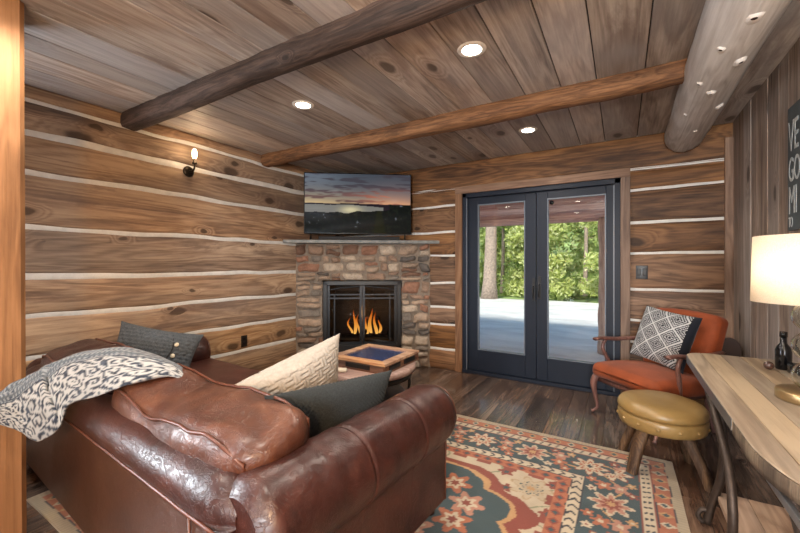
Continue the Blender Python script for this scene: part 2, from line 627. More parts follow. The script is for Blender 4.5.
M['tv_black'] = plain('tv_black', rgb(10, 10, 12), 0.3, vary=0.05, bump=0)
M['snow'] = None
M['cream_knit'] = plain('cream_knit', rgb(162, 155, 146), 0.95, vary=0.1, scale=60, bump=0.5, sheen=0.05, spec=0.1, bump_scale=350)
M['dark_knit'] = plain('dark_knit', rgb(46, 50, 52), 0.95, vary=0.3, scale=150, bump=0.6, sheen=0.05, spec=0.1, bump_scale=400)
M['grey_knit'] = plain('grey_knit', rgb(76, 80, 84), 0.95, vary=0.45, scale=150, bump=0.6, sheen=0.05, spec=0.1, bump_scale=300)
M['button'] = plain('wood_button', rgb(196, 186, 164), 0.5, bump=0.05)
M['weave'] = colour_attr('woven_colour')
M['rug'] = colour_attr('rug_pile', fade=0.22, bscale=260.0, bump=0.35)
M['maroon'] = plain('maroon_panel', rgb(40, 17, 15), 0.6, vary=0.2, bump=0.05)
M['ceramic'] = plain('pale_ceramic', rgb(200, 190, 172), 0.4, vary=0.06, bump=0)
M['black_gloss'] = plain('black_gloss', rgb(14, 16, 20), 0.15, vary=0.1, bump=0)
M['chalk'] = plain('chalk_white', rgb(164, 170, 172), 0.9, vary=0.2, scale=60, bump=0)
M['board_black'] = plain('sign_board', rgb(70, 78, 82), 0.8, vary=0.25, scale=10, bump=0.1)
M['bark'] = plain('bark', rgb(150, 132, 118), 0.95, vary=0.35, scale=14, bump=0.7)
M['cedar'] = wood('porch_cedar', rgb(120, 66, 56), rgb(176, 116, 100), rgb(206, 152, 134), rgb(140, 106, 116), 'X', 0.7, 0.4, knots=0.3, stain_amt=0.7, tint=0.4, sat=0.95)
M['porch_log'] = wood('porch_log_wood', rgb(130, 78, 56), rgb(176, 124, 96), rgb(206, 160, 130), rgb(124, 80, 62), 'Z', 0.7, 0.4, knots=0.3, tint=0.1)
M['white_trim'] = plain('light_trim', rgb(210, 204, 196), 0.5, bump=0)
M['fire_log'] = plain('charred_log', rgb(48, 28, 20), 0.9, vary=0.5, scale=30, bump=0.6)


def glass_mat(name, tint=(1, 1, 1, 1), ior=1.45):
    """thin pane: mostly see-through, mirror-like at glancing angles"""
    t = NT(name)
    tr = t.n('ShaderNodeBsdfTransparent')
    tr.inputs[0].default_value = tint
    gl = t.n('ShaderNodeBsdfGlossy')
    gl.inputs['Roughness'].default_value = 0.02
    fr = t.n('ShaderNodeFresnel')
    fr.inputs[0].default_value = ior
    mx = t.n('ShaderNodeMixShader')
    t.l(fr.outputs[0], mx.inputs[0])
    t.l(tr.outputs[0], mx.inputs[1])
    t.l(gl.outputs[0], mx.inputs[2])
    t.l(mx.outputs[0], t.out.inputs[0])
    return t.m


M['pane'] = glass_mat('window_glass', (0.95, 0.97, 0.97, 1))
M['fire_glass'] = glass_mat('fire_glass', (0.75, 0.75, 0.75, 1), 1.22)


def solid_glass():
    t = NT('clear_glass')
    g = t.n('ShaderNodeBsdfGlass')
    g.inputs['IOR'].default_value = 1.45
    g.inputs['Roughness'].default_value = 0.0
    g.inputs[0].default_value = (0.97, 0.98, 0.97, 1)
    t.l(g.outputs[0], t.out.inputs[0])
    return t.m


M['clear_glass'] = solid_glass()


def stone_mat():
    t = NT('field_stone')
    rnd = t.attr('rnd')
    cmb = t.n('ShaderNodeCombineXYZ')
    for i, k in enumerate((31.0, 57.0, 83.0)):
        t.l(t.math('MULTIPLY', rnd, k), cmb.inputs[i])
    P = t.vadd(t.obj(), cmb.outputs[0])
    base = t.ramp(rnd, [(0.0, rgb(142, 120, 104)), (0.14, rgb(168, 148, 130)), (0.28, rgb(128, 120, 112)), (0.42, rgb(146, 110, 92)),
                        (0.54, rgb(180, 166, 150)), (0.66, rgb(118, 92, 78)), (0.78, rgb(150, 132, 116)), (0.90, rgb(98, 92, 88))], 'CONSTANT')
    n = t.noise(P, 9.0, 6.0, 0.65, 0.6)
    n2 = t.noise(P, 45.0, 4.0, 0.7)
    f = t.math('ADD', t.math('MULTIPLY', n, 0.65), t.math('MULTIPLY', n2, 0.35))
    v = t.ramp(f, [(0.3, (0.42, 0.38, 0.35, 1)), (0.5, (0.95, 0.95, 0.95, 1)), (0.7, (1.35, 1.3, 1.25, 1))])
    mm = t.mix(1.0, base, v, 'MULTIPLY')
    t.bsdf(mm, 0.85, 0, t.bump(f, 0.8, 0.02), spec=0.25)
    return t.m


M['stone'] = stone_mat()


def snow_mat():
    t = NT('snow_ground')
    P = t.obj()
    n = t.noise(t.vmul(P, (0.6, 1.6, 1.0)), 1.3, 6.0, 0.6, 0.5)
    col = t.ramp(n, [(0.32, rgb(204, 200, 196)), (0.6, rgb(232, 229, 224))])
    d = t.noise(P, 5.0, 6.0, 0.7)
    dm = t.ramp(d, [(0.66, (0, 0, 0, 1)), (0.76, (1, 1, 1, 1))])
    col = t.mix(t.math('MULTIPLY', dm, 0.35), col, rgb(130, 116, 100))
    t.bsdf(col, 0.8, 0, t.bump(n, 0.5, 0.05), spec=0.3)
    return t.m


M['snow'] = snow_mat()


def leaf_mat(name, a, b, c):
    t = NT(name)
    rnd = t.attr('rnd')
    col = t.ramp(rnd, [(0.0, a), (0.5, b), (1.0, c)])
    df = t.n('ShaderNodeBsdfDiffuse')
    tl = t.n('ShaderNodeBsdfTranslucent')
    t.l(col, df.inputs[0])
    t.l(col, tl.inputs[0])
    mx = t.n('ShaderNodeMixShader')
    mx.inputs[0].default_value = 0.45
    t.l(df.outputs[0], mx.inputs[1])
    t.l(tl.outputs[0], mx.inputs[2])
    t.l(mx.outputs[0], t.out.inputs[0])
    return t.m


M['leaf_a'] = leaf_mat('leaf_yellow_green', rgb(146, 158, 82), rgb(202, 210, 132), rgb(236, 238, 186))
M['leaf_b'] = leaf_mat('leaf_mid_green', rgb(128, 152, 78), rgb(184, 202, 120), rgb(222, 230, 170))
M['hill'] = plain('hill_green', rgb(140, 160, 96), 0.9, vary=0.4, scale=1.5, bump=0)
exec_marker = None

# ------------------------------------------------------------------ room dimensions
XL, XR, YB, YF, ZC = -3.35, 0.79, 4.07, -2.6, 2.43


def board_courses(mb, org, along, nrm, length, levels, z0, z1, gap=0.024, gaps=None, wob=0.012, seed=0.0, s0=0.0, n=None, depth=0.035, chink_mi=1):
    """hewn boards between chink levels; org + along*s + up*z, nrm towards the room"""
    org, along, nrm = Vector(org), Vector(along), Vector(nrm)
    n = n or max(8, int(length / 0.05))
    lv = [z0 - 0.2] + list(levels) + [z1 + 0.2]

    def edge(k, s):
        z = lv[k]
        if k == 0 or k == len(lv) - 1:
            return z0 if k == 0 else z1
        q = (s + s0)
        return z + wob * (1.3 * nz(q * 1.1, k * 7.3 + seed, 0.3) + 0.9 * nz(q * 3.4, k * 3.1 + seed, 4.0))

    def half(k, s):
        if k == 0 or k == len(lv) - 1:
            return 0.0
        return 0.5 * (gaps[k - 1] if gaps else gap) * (1.0 + 0.45 * nz((s + s0) * 2.3, k * 5.7 + seed, 9.0))
    for k in range(len(lv) - 1):
        rows = []
        prof = [(0.0, -depth), (0.0, -0.016), (0.012, -0.005), (0.05, 0.0), (0.3, 0.004), (0.7, 0.004), (0.95, 0.0), (0.988, -0.005), (1.0, -0.016), (1.0, -depth)]
        for i in range(n + 1):
            s = length * i / n
            a = edge(k, s) + half(k, s)
            b = edge(k + 1, s) - half(k + 1, s)
            row = []
            for (t, d) in prof:
                dd = d + 0.004 * nz((s + s0) * 2, (a + t * (b - a)) * 6, seed + k) * (1 if 0 < t < 1 else 0)
                row.append(org + along * s + Vector((0, 0, a + t * (b - a))) + nrm * dd)
            rows.append(row)
        mb.grid(rows, 0, random.random(), True, flip=False)
        # end caps
        for row, fl in ((rows[0], False), (rows[-1], True)):
            idx = list(range(len(row)))
            mb.add(row, [tuple(idx[::-1] if fl else idx)], 0, 0.3, False)
    # chinking strip behind the joints
    for k in range(1, len(lv) - 1):
        rows = []
        for i in range(n + 1):
            s = length * i / n
            e = edge(k, s)
            rows.append([org + along * s + Vector((0, 0, e + t)) + nrm * d for t, d in ((-0.034, -0.012), (-0.015, -0.007), (0.0, -0.004), (0.015, -0.007), (0.034, -0.012))])
        mb.grid(rows, chink_mi, 0.5, True)


# ------------------------------------------------------------------ floor
fm = MB()
x = XL - 0.1
i = 0
while x < XR + 0.1:
    w = random.choice((0.11, 0.15, 0.19, 0.13, 0.17))
    y = YF - random.random() * 1.2
    while y < YB + 0.1:
        ln = random.uniform(1.1, 2.4)
        y1 = min(y + ln, YB + 0.12)
        fm.box(x + 0.0015, min(x + w, XR + 0.1) - 0.0015, max(y, YF) + 0.001, y1 - 0.001, -0.03, 0.0)
        y += ln
        if y1 >= YB + 0.1:
            break
    x += w
fm.box(XL - 0.1, XR + 0.1, YF, YB + 0.12, -0.05, -0.004, 1)
fm.build('floor', [M['floor'], M['dark_gap']], kind='structure')

# ------------------------------------------------------------------ ceiling
cm = MB()
x = XL - 0.1
while x < XR + 0.1:
    w = random.choice((0.19, 0.23, 0.26, 0.21))
    cuts = [YF] + sorted([random.uniform(-1.6, 0.2), ]) + [YB + 0.1]
    for a, b in zip(cuts[:-1], cuts[1:]):
        cm.box(x + 0.003, min(x + w, XR + 0.1) - 0.003, a + 0.002, b - 0.002, ZC, ZC + 0.03)
    x += w
cm.box(XL - 0.1, XR + 0.1, YF, YB + 0.1, ZC + 0.012, ZC + 0.06, 1)
cm.build('ceiling', [M['ceil'], M['dark_gap']], kind='structure', bevel=0.003)

# ------------------------------------------------------------------ walls
wl = MB()
LV_L = [0.072, 0.358, 0.622, 0.898, 1.163, 1.492, 1.852, 2.12, 2.331]
WY0, WY1, WZ0, WZ1 = -1.0, 0.2, 0.90, 2.115
GAPS_L = [0.026, 0.03, 0.026, 0.03, 0.035, 0.03, 0.034, 0.044, 0.026]
board_courses(wl, (XL, WY1, 0), (0, 1, 0), (1, 0, 0), YB - WY1 + 0.05, LV_L, 0.0, ZC, gaps=GAPS_L, wob=0.013, seed=2.0, s0=WY1 - YF)
board_courses(wl, (XL, YF, 0), (0, 1, 0), (1, 0, 0), WY0 - YF, LV_L, 0.0, ZC, gaps=GAPS_L, wob=0.013, seed=2.0)
board_courses(wl, (XL, WY0, 0), (0, 1, 0), (1, 0, 0), WY1 - WY0, LV_L[:3], 0.0, WZ0, gaps=GAPS_L, wob=0.013, seed=2.0, s0=WY0 - YF)
board_courses(wl, (XL, WY0, 0), (0, 1, 0), (1, 0, 0), WY1 - WY0, LV_L[8:], WZ1, ZC, gaps=GAPS_L[8:], wob=0.013, seed=2.0, s0=WY0 - YF)
for (a, b, c, e) in ((YF, WY0, -0.02, ZC + 0.05), (WY1, YB + 0.15, -0.02, ZC + 0.05), (WY0, WY1, -0.02, WZ0), (WY0, WY1, WZ1, ZC + 0.05)):
    wl.box(XL - 0.12, XL - 0.025, a, b, c, e, 1)
wl.build('wall_left', [M['left_boards'], M['chink']], kind='structure')

wb = MB()
LV_B = [0.24, 0.53, 0.73, 1.015, 1.355, 1.63, 1.943, 2.13]
board_courses(wb, (XL, YB, 0), (1, 0, 0), (0, -1, 0), -1.63 - XL, LV_B, 0.0, 2.131, gap=0.02, wob=0.013, seed=11.0)
board_courses(wb, (0.03, YB, 0), (1, 0, 0), (0, -1, 0), XR - 0.03 + 0.02, LV_B, 0.0, 2.131, gap=0.02, wob=0.013, seed=11.0, s0=3.4)
board_courses(wb, (XL, YB, 0), (1, 0, 0), (0, -1, 0), XR - XL + 0.02, [2.13, ], 2.10, ZC, gap=0.022, wob=0.011, seed=13.0)
wb.box(XL - 0.1, -1.60, YB + 0.025, YB + 0.16, -0.02, ZC + 0.05, 1)
wb.box(0.005, XR + 0.1, YB + 0.025, YB + 0.16, -0.02, ZC + 0.05, 1)
wb.box(-1.60, 0.005, YB + 0.025, YB + 0.16, 2.07, ZC + 0.05, 1)
wb.build('wall_back', [M['back_boards'], M['chink']], kind='structure')

wr = MB()
y = YF
while y < YB:
    w = random.choice((0.15, 0.19, 0.13, 0.22))
    d = random.uniform(-0.004, 0.004)
    wr.box(XR + d, XR + 0.03, y + 0.002, min(y + w, YB) - 0.002, 0.0, ZC)
    y += w
wr.box(XR + 0.012, XR + 0.12, YF, YB + 0.1, -0.02, ZC + 0.05, 1)
wr.build('wall_right', [M['right_boards'], M['dark_gap']], kind='structure', bevel=0.003)

wf = MB()
WX0, WX1 = -0.28, 0.72
x = XL
while x < XR:
    w = random.choice((0.15, 0.19, 0.22))
    xa, xb = x + 0.002, min(x + w, XR) - 0.002
    if xb < WX0 or xa > WX1:
        wf.box(xa, xb, YF - 0.03, YF, 0.0, ZC)
    else:
        wf.box(xa, xb, YF - 0.03, YF, 0.0, WZ0)
        wf.box(xa, xb, YF - 0.03, YF, WZ1, ZC)
    x += w
for (a, b, c, e) in ((XL - 0.1, WX0 - 0.1, -0.02, ZC + 0.05), (WX1 + 0.05, XR + 0.1, -0.02, ZC + 0.05), (WX0 - 0.1, WX1 + 0.05, -0.02, WZ0), (WX0 - 0.1, WX1 + 0.05, WZ1, ZC + 0.05)):
    wf.box(a, b, YF - 0.1, YF - 0.012, c, e, 1)
wf.build('wall_front', [M['right_boards'], M['dark_gap']], kind='structure')
for nm, (a0, a1), fx_, dx_ in (('added_window_1', (WX0, WX1), YF - 0.08, 1), ('added_window_2', (WY0, WY1), XL - 0.1, 0)):  # two unseen windows, added to let the fill light into the room
    W1 = bpy.data.objects.new(nm, None)
    COL.objects.link(W1)
    W1.location = ((a0 + a1) / 2, YF, WZ0) if dx_ else (XL, (a0 + a1) / 2, WZ0)
    W1['kind'] = 'structure'
    am = (a0 + a1) / 2
    m = MB()
    for (a, b, c, e) in ((a0, a0 + .05, WZ0, WZ1), (a1 - .05, a1, WZ0, WZ1), (a0, a1, WZ0, WZ0 + .05), (a0, a1, WZ1 - .05, WZ1), (am - .02, am + .02, WZ0, WZ1)):
        if dx_:
            m.box(a, b, fx_, fx_ + 0.09, c, e)
        else:
            m.box(fx_, fx_ + 0.11, a, b, c, e)
    m.build('added_window_frame', M['casing'], W1, world=True)
    m = MB()
    if dx_:
        m.box(a0 + .04, a1 - .04, fx_ + .04, fx_ + .045, WZ0 + .04, WZ1 - .04)
    else:
        m.box(fx_ + .04, fx_ + .045, a0 + .04, a1 - .04, WZ0 + .04, WZ1 - .04)
    m.build('added_window_pane', M['pane'], W1, world=True)

# corner board between the door wall and the plank wall
tm = MB()
tm.box(0.735, XR, YB - 0.035, YB, 0.0, 2.30)
tm.build('trim_1', M['casing'], kind='structure', bevel=0.004)
# casing around the doors
tm = MB()
tm.box(-1.667, -1.585, YB - 0.03, YB + 0.06, 0.0, 2.06)
tm.box(-0.012, 0.066, YB - 0.03, YB + 0.06, 0.0, 2.06)
tm.box(-1.667, 0.066, YB - 0.034, YB + 0.06, 2.06, 2.14, 1)
tm.build('trim_2', [M['casing'], M['casing_h']], kind='structure', bevel=0.004)

# ------------------------------------------------------------------ French door
D = bpy.data.objects.new('door_1', None)
COL.objects.link(D)
D.location = (-0.8, 4.14, 0)
D['kind'] = 'structure'
d = MB()
d.box(-1.585, -1.535, 4.06, 4.19, 0.0, 2.06)
d.box(-0.062, -0.012, 4.06, 4.19, 0.0, 2.06)
d.box(-1.585, -0.012, 4.06, 4.19, 2.01, 2.06)
d.box(-1.585, -0.012, 4.05, 4.20, 0.0, 0.035)
d.build('door_frame', M['door_dark'], D, world=True, bevel=0.004)
for (x0, x1, g0, g1, yy) in ((-1.533, -0.778, -1.412, -0.889, 4.10), (-0.772, -0.064, -0.664, -0.132, 4.09)):
    p = MB()
    z0, z1, gz0, gz1 = 0.037, 2.008, 0.272, 1.928
    p.box(x0, g0, yy, yy + 0.05, z0, z1)
    p.box(g1, x1, yy, yy + 0.05, z0, z1)
    p.box(g0, g1, yy, yy + 0.05, z0, gz0)
    p.box(g0, g1, yy, yy + 0.05, gz1, z1)
    leaf = p.build('door_panel', M['door_dark'], D, world=True, bevel=0.004)
    b = MB()
    bw = 0.011
    for (a0, a1, c0, c1) in ((g0, g0 + bw, gz0, gz1), (g1 - bw, g1, gz0, gz1), (g0 + bw, g1 - bw, gz0, gz0 + bw), (g0 + bw, g1 - bw, gz1 - bw, gz1)):
        b.box(a0, a1, yy - 0.005, yy + 0.03, c0, c1)
    b.build('glazing_bead', M['bead'], leaf)
    g = MB()
    g.box(g0, g1, yy + 0.022, yy + 0.026, gz0, gz1)
    g.build('glass', M['pane'], leaf)
for xx, zz in ((-0.800, 0.98), (-0.742, 1.0)):
    h = MB()
    h.box(xx - 0.016, xx + 0.016, 4.083 if xx > -0.77 else 4.093, 4.10, zz - 0.12, zz + 0.12)
    h.tube([(xx, 4.09, zz + 0.03), (xx, 4.045, zz + 0.03), (xx, 4.04, zz), (xx, 4.04, zz - 0.09)], 0.009, 8)
    h.build('door_handle', M['black_metal'], D, world=True, bevel=0.003)
tr = MB()
for xx in (-1.531, -0.066):
    tr.box(xx - 0.005, xx + 0.005, 4.055, 4.075, 0.04, 2.0)
tr.build('weather_strip', M['bead'], D, world=True)
sk = MB()
sk.lathe([(0, 0), (0.022, 0), (0.022, 0.004), (0, 0.004)], seg=20)
sk.xf(Matrix.Translation((-0.625, 4.108, 1.885)) @ Matrix.Rotation(PI / 2, 4, 'X'))
sk.build('sensor_disc', M['black_gloss'], D, world=True)

# ------------------------------------------------------------------ ceiling beams, log, post


def hewn_beam(name, x0, x1, yc, wid, z0, label, mat):
    n = 200
    rows = []
    for i in range(n + 1):
        xx = x0 + (x1 - x0) * i / n
        wv = 1 + 0.10 * nz(xx * 1.7, yc, 1.0)
        dz = 0.010 * nz(xx * 1.3, yc, 5.0)
        dy = 0.014 * nz(xx * 0.9, yc, 8.0)
        h = (ZC - z0)
        ring = []
        for (a, b) in ((-0.42, 1.0), (-0.5, 0.72), (-0.5, 0.32), (-0.40, 0.10), (-0.2, 0.0), (0.2, 0.0), (0.40, 0.10), (0.5, 0.32), (0.5, 0.72), (0.42, 1.0)):
            jz = 0.008 * nz(xx * 7, a * 5, b * 4 + yc) + 0.004 * nz(xx * 23, a * 9, b * 8 + yc)
            ring.append((xx, yc + dy + a * wid * wv + jz, ZC - (1 - b) * h * wv + (dz + jz if b < 0.99 else 0)))
        rows.append(ring)
    m = MB()
    m.grid(rows, 0, random.random())
    m.add(rows[0], [tuple(range(10))[::-1]], 0, 0.4, False)
    m.add(rows[-1], [tuple(range(10))], 0, 0.4, False)
    o = m.build(name, mat, loc=((x0 + x1) / 2, yc, ZC))
    tag(o, label, 'beam', group='ceiling beams', kind='thing')
    return o


hewn_beam('ceiling_beam', -3.34, 0.34, 2.74, 0.135, 2.315, 'rough brown ceiling beam farther from the camera, above the glass doors and television', M['beam'])
hewn_beam('ceiling_beam', -3.34, 0.34, 1.43, 0.13, 2.315, 'rough dark brown ceiling beam nearer the camera, between tan and greyish ceiling boards', M['beam_dark'])

lg = MB()
rows = []
n = 110
for i in range(n + 1):
    yy = YF + 0.03 + (4.03 - YF - 0.03) * i / n
    ring = []
    for k in range(28):
        a = 2 * PI * k / 28
        r = 0.142 * (1 + 0.06 * nz(yy * 1.2, math.cos(a) * 1.3, math.sin(a) * 1.3) + 0.025 * nz(yy * 7, math.cos(a) * 4, math.sin(a) * 4))
        if i == n:
            r *= 0.93
        ring.append((0.455 + 0.02 * nz(yy * 0.6, 3.0) + r * math.cos(a), yy, 2.355 + r * math.sin(a)))
    rows.append(ring + [ring[0]])
lg.grid(rows)
lg.add(rows[-1][:-1], [tuple(range(28))[::-1]], 0, 0, False)
lgo = lg.build('ceiling_log', M['log'], loc=(0.455, 0.7, 2.355))
tag(lgo, 'thick peeled grey white log running under the ceiling beside the plank wall', 'log', kind='thing')
# torn knots on the log: pale ragged rims round dark cores
M['torn'] = plain('torn_wood', rgb(226, 222, 218), 0.7, vary=0.08, scale=60, bump=0.3)
for (yy, ang, s) in ((2.7, -100, 1.0), (2.35, -78, 1.1), (3.0, -62, 1.1), (2.2, -118, 1.0), (3.4, -90, 0.8), (1.95, -95, 1.4), (1.7, -70, 1.1), (3.1, -130, 0.7), (1.6, -105, 1.5), (2.6, -128, 0.9)):
    a = math.radians(ang)
    kx, kz = 0.455 + 0.139 * math.cos(a), 2.355 + 0.139 * math.sin(a)
    base = Matrix.Translation((kx, yy, kz)) @ Matrix.Rotation(a - PI / 2, 4, 'Y').inverted()
    k = MB()
    rows = []
    for q in range(17):
        b = 2 * PI * q / 16
        w_ = 1 + 0.35 * nz(math.cos(b) * 2, math.sin(b) * 2, yy * 9)
        e_ = 1.9 if math.sin(b) > 0.3 else 1.0
        rows.append([(0.008 * s * math.cos(b), 0.008 * s * math.sin(b), 0.012), (0.016 * s * w_ * math.cos(b), 0.018 * s * w_ * e_ * math.sin(b), 0.009), (0.024 * s * w_ * math.cos(b), 0.030 * s * w_ * e_ * math.sin(b), -0.006)])
    k.grid(rows)
    k.xf(base)
    ko = k.build('knot', M['torn'], lgo, world=True)
    k = MB()
    k.lathe([(0.0, 0.0135), (0.007 * s, 0.0125), (0.010 * s, 0.006)], seg=10)
    k.xf(base)
    k.build('knot_core', M['fire_log'], ko)

po = MB()
rows = []
for i in range(41):
    z = ZC * i / 40
    sh = -0.034 * z / 2.43
    xc, w, y0, y1 = -2.425 + sh, 0.15, 0.27, 0.575
    jit = 0.004 * nz(z * 5, 1.0)
    rows.append([(xc - w, y0, z), (xc + w - 0.012 + jit, y0, z), (xc + w + jit, y0 + 0.012, z), (xc + w + jit, y1 - 0.02, z), (xc + w - 0.02 + jit, y1, z), (xc - w, y1, z), (xc - w, y0, z)])
po.grid(rows, 0, 0.3)
po.smooth = [False] * len(po.f)
po.build('support_post', M['post'], loc=(-2.425, 0.42, 0))
tag(bpy.data.objects['support_post'], 'tan rough sawn timber post beside the draped throw blanket', 'post', kind='thing')

# ------------------------------------------------------------------ recessed lights
lens = emit('lamp_lens', (1.0, 0.90, 0.76, 1), 14.0)


def recessed(x, y, label, energy=34.0, blend=0.9):
    t = thing('recessed_light', label, 'ceiling light', (x, y, ZC), 0, 'recessed ceiling lights')
    m = MB()
    m.lathe([(0.052, -0.001), (0.056, -0.006), (0.075, -0.006), (0.080, 0.0)], seg=28)
    m.build('trim_ring', M['white_trim'], t)
    m = MB()
    m.lathe([(0.0, -0.0045), (0.052, -0.0045)], seg=28)
    m.build('lens', lens, t)
    ld = bpy.data.lights.new('recessed_lamp', 'SPOT')
    ld.energy = energy
    ld.color = (1.0, 0.90, 0.78)
    ld.spot_size = math.radians(150)
    ld.spot_blend = blend
    ld.shadow_soft_size = 0.05
    lo = bpy.data.objects.new('recessed_lamp', ld)
    COL.objects.link(lo)
    lo.parent = t
    lo.location = (0, 0, -0.03)
    return t


recessed(-0.71, 1.96, 'lit recessed ceiling light between the two beams, nearer the grey log')
recessed(-2.03, 2.0, 'lit recessed ceiling light between the two beams, nearer the wall sconce')
recessed(-0.71, 3.39, 'lit recessed ceiling light beyond the farther beam, in front of the glass doors')
# same fittings added out of view over and behind the camera, for their light
recessed(-0.71, 0.55, 'lit recessed ceiling light added out of view above the camera')
recessed(-2.03, 0.55, 'lit recessed ceiling light added out of view above the sofa back')
recessed(-0.9, -1.2, 'lit recessed ceiling light added out of view far behind the camera')

# unseen pendant added behind the camera to give the near ceiling warm light
pt = thing('added_pendant', 'unseen hanging lamp with open amber glass shade, added behind the camera for warm light', 'lamp', (0.08, -0.75, ZC))
m = MB()
m.tube([(0, 0, 0), (0, 0, -0.55)], 0.006, 8)
m.lathe([(0, -0.02), (0.05, -0.02), (0.05, 0.0)], seg=16)
m.build('cord', M['black_metal'], pt)
m = MB()
m.lathe([(0.03, -0.55), (0.10, -0.60), (0.13, -0.70), (0.10, -0.80), (0.05, -0.83)], seg=24)
m.build('lamp_shade', emit('amber_shade', (1.0, 0.62, 0.28, 1), 4.0), pt)
ld = bpy.data.lights.new('added_pendant_light', 'POINT')
ld.energy = 90
ld.color = (1.0, 0.63, 0.33)
ld.shadow_soft_size = 0.14
lo = bpy.data.objects.new('added_pendant_light', ld)
COL.objects.link(lo)
lo.parent = pt
lo.location = (0, 0, -1.0)

# ------------------------------------------------------------------ fireplace in the corner
A = Vector((-3.35, 3.18, 0))
B = Vector((-2.0, 4.07, 0))
E = (B - A).normalized()
NF = Vector((E.y, -E.x, 0))           # towards the room
LF = (B - A).length
FP = thing('fireplace', 'corner fireplace of mixed brown field stone with black doors and burning fire', 'fireplace', tuple((A + B) / 2))


def fpt(t, dz, z):
    return A + E * t + NF * dz + Vector((0, 0, z))


fx0, fx1, fz0, fz1 = 0.325, 1.262, 0.17, 1.045
st = MB()


def stone(t0, t1, z0, z1):
    g = random.uniform(0.001, 0.004)
    t0, t1, z0, z1 = t0 + g, t1 - g, z0 + g, z1 - g
    if t1 - t0 < 0.015 or z1 - z0 < 0.015:
        return
    w, h = t1 - t0, z1 - z0
    dep = random.uniform(0.022, 0.075)
    n = 7
    k = random.random() * 50
    sk_ = [random.uniform(-0.5, 0.5) * min(w, h) for _ in range(4)]
    P = []
    for i in range(n + 1):
        row = []
        for j in range(n + 1):
            u, v = i / n, j / n
            a, b = 2 * u - 1, 2 * v - 1
            # squircle outline
            ru, rv = a * math.sqrt(1 - 0.22 * b * b), b * math.sqrt(1 - 0.22 * a * a)
            tt = (t0 + t1) / 2 + ru * w * 0.525
            zz = (z0 + z1) / 2 + rv * h * 0.525 + 0.22 * sk_[0] * a
            tt += 0.22 * sk_[1] * b
            ed = max(abs(a), abs(b))
            d = dep * (1 - ed ** 5) - (0.05 if ed > 0.99 else 0)
            d += 0.026 * nz(tt * 14, zz * 14, k) * (1 if ed < 0.95 else 0.2)
            tt += 0.022 * nz(zz * 14, k, 2)
            zz += 0.022 * nz(tt * 11, k, 7)
            row.append(fpt(tt, d, zz))
        P.append(row)
    st.grid(P, 0, random.random())


def courses(t0, t1, z0, z1):
    z = z0
    while z < z1 - 0.02:
        h = random.choice((0.06, 0.08, 0.10, 0.12, 0.14))
        if z1 - z - h < 0.05:
            h = z1 - z
        t = t0
        while t < t1 - 0.01:
            w_ = random.uniform(0.09, 0.28) * (1.1 if h > 0.09 else 0.9)
            if t1 - t - w_ < 0.07:
                w_ = t1 - t
            if h > 0.09 and random.random() < 0.3:
                c = z + h * random.uniform(0.4, 0.6)
                stone(t, t + w_, z, c)
                stone(t, t + w_, c, z + h)
            else:
                stone(t, t + w_, z, z + h)
            t += w_
        z += h


courses(0.0, fx0, 0.0, 1.05)
courses(fx1, LF - 0.01, 0.0, 1.05)
courses(0.0, LF - 0.01, 1.05, 1.49)
courses(fx0, fx1, 0.0, fz0)


def fbox(mb, t0, t1, d0, d1, z0, z1, mi=0, rnd=0.0):
    v = [fpt(t, dd, z) for t in (t0, t1) for dd in (d0, d1) for z in (z0, z1)]
    f = [(0, 1, 3, 2)[::-1], (4, 6, 7, 5)[::-1], (0, 4, 5, 1)[::-1], (2, 3, 7, 6)[::-1], (0, 2, 6, 4)[::-1], (1, 5, 7, 3)[::-1]]
    mb.add(v, f, mi, rnd, False)
    return mb


fbox(st, 0.0, fx0 - 0.01, -0.10, 0.0, 0.0, 1.49, 1)
fbox(st, fx1 + 0.01, LF, -0.10, 0.0, 0.0, 1.49, 1)
fbox(st, fx0 - 0.01, fx1 + 0.01, -0.10, 0.0, fz1 + 0.01, 1.49, 1)
fbox(st, fx0 - 0.01, fx1 + 0.01, -0.10, 0.0, 0.0, fz0 - 0.01, 1)
st.build('stone_surround', [M['stone'], M['mortar']], FP, world=True)
# mantel shelf: its front edge runs from the log wall to the door wall
mt = MB()
mA, mB_ = Vector((-3.345, 2.975, 0)), Vector((-1.872, 4.065, 0))
out = []
for i in range(25):
    q = mA.lerp(mB_, i / 24)
    out.append((q.x + 0.008 * nz(i * 0.5, 2), q.y + 0.008 * nz(i * 0.5, 6)))
out += [(-3.345, 4.065)]
mt.prism(out, 1.492, 1.532)
mt.build('mantel', M['mantel'], FP, world=True, bevel=0.006)
# firebox
fb = MB()
dd = -0.34
bl, br = fx0 + 0.10, fx0 + 0.60


def fquad(a, b, c, d_):
    fb.add([a, b, c, d_], [(0, 1, 2, 3)], 0, 0, False)


zb0, zb1 = fz0 + 0.17, fz1 - 0.01
fquad(fpt(bl, dd, zb0), fpt(br, dd, zb0), fpt(br, dd, zb1), fpt(bl, dd, zb1))
fquad(fpt(fx0, -0.002, zb0), fpt(bl, dd, zb0), fpt(bl, dd, zb1), fpt(fx0, -0.002, zb1))
fquad(fpt(br, dd, zb0), fpt(fx1, -0.002, zb0), fpt(fx1, -0.002, zb1), fpt(br, dd, zb1))
fquad(fpt(fx0, -0.002, zb0), fpt(fx1, -0.002, zb0), fpt(br, dd, zb0), fpt(bl, dd, zb0))
fquad(fpt(fx0, -0.002, zb1), fpt(bl, dd, zb1), fpt(br, dd, zb1), fpt(fx1, -0.002, zb1))
fb.build('firebox', plain('firebox_soot', rgb(34, 30, 28), 0.85, vary=0.4, scale=18, bump=0.3), FP, world=True)
fr = MB()
w = fx1 - fx0
fbox(fr, fx0, fx0 + 0.05, -0.02, 0.012, fz0, fz1)
fbox(fr, fx1 - 0.05, fx1, -0.02, 0.012, fz0, fz1)
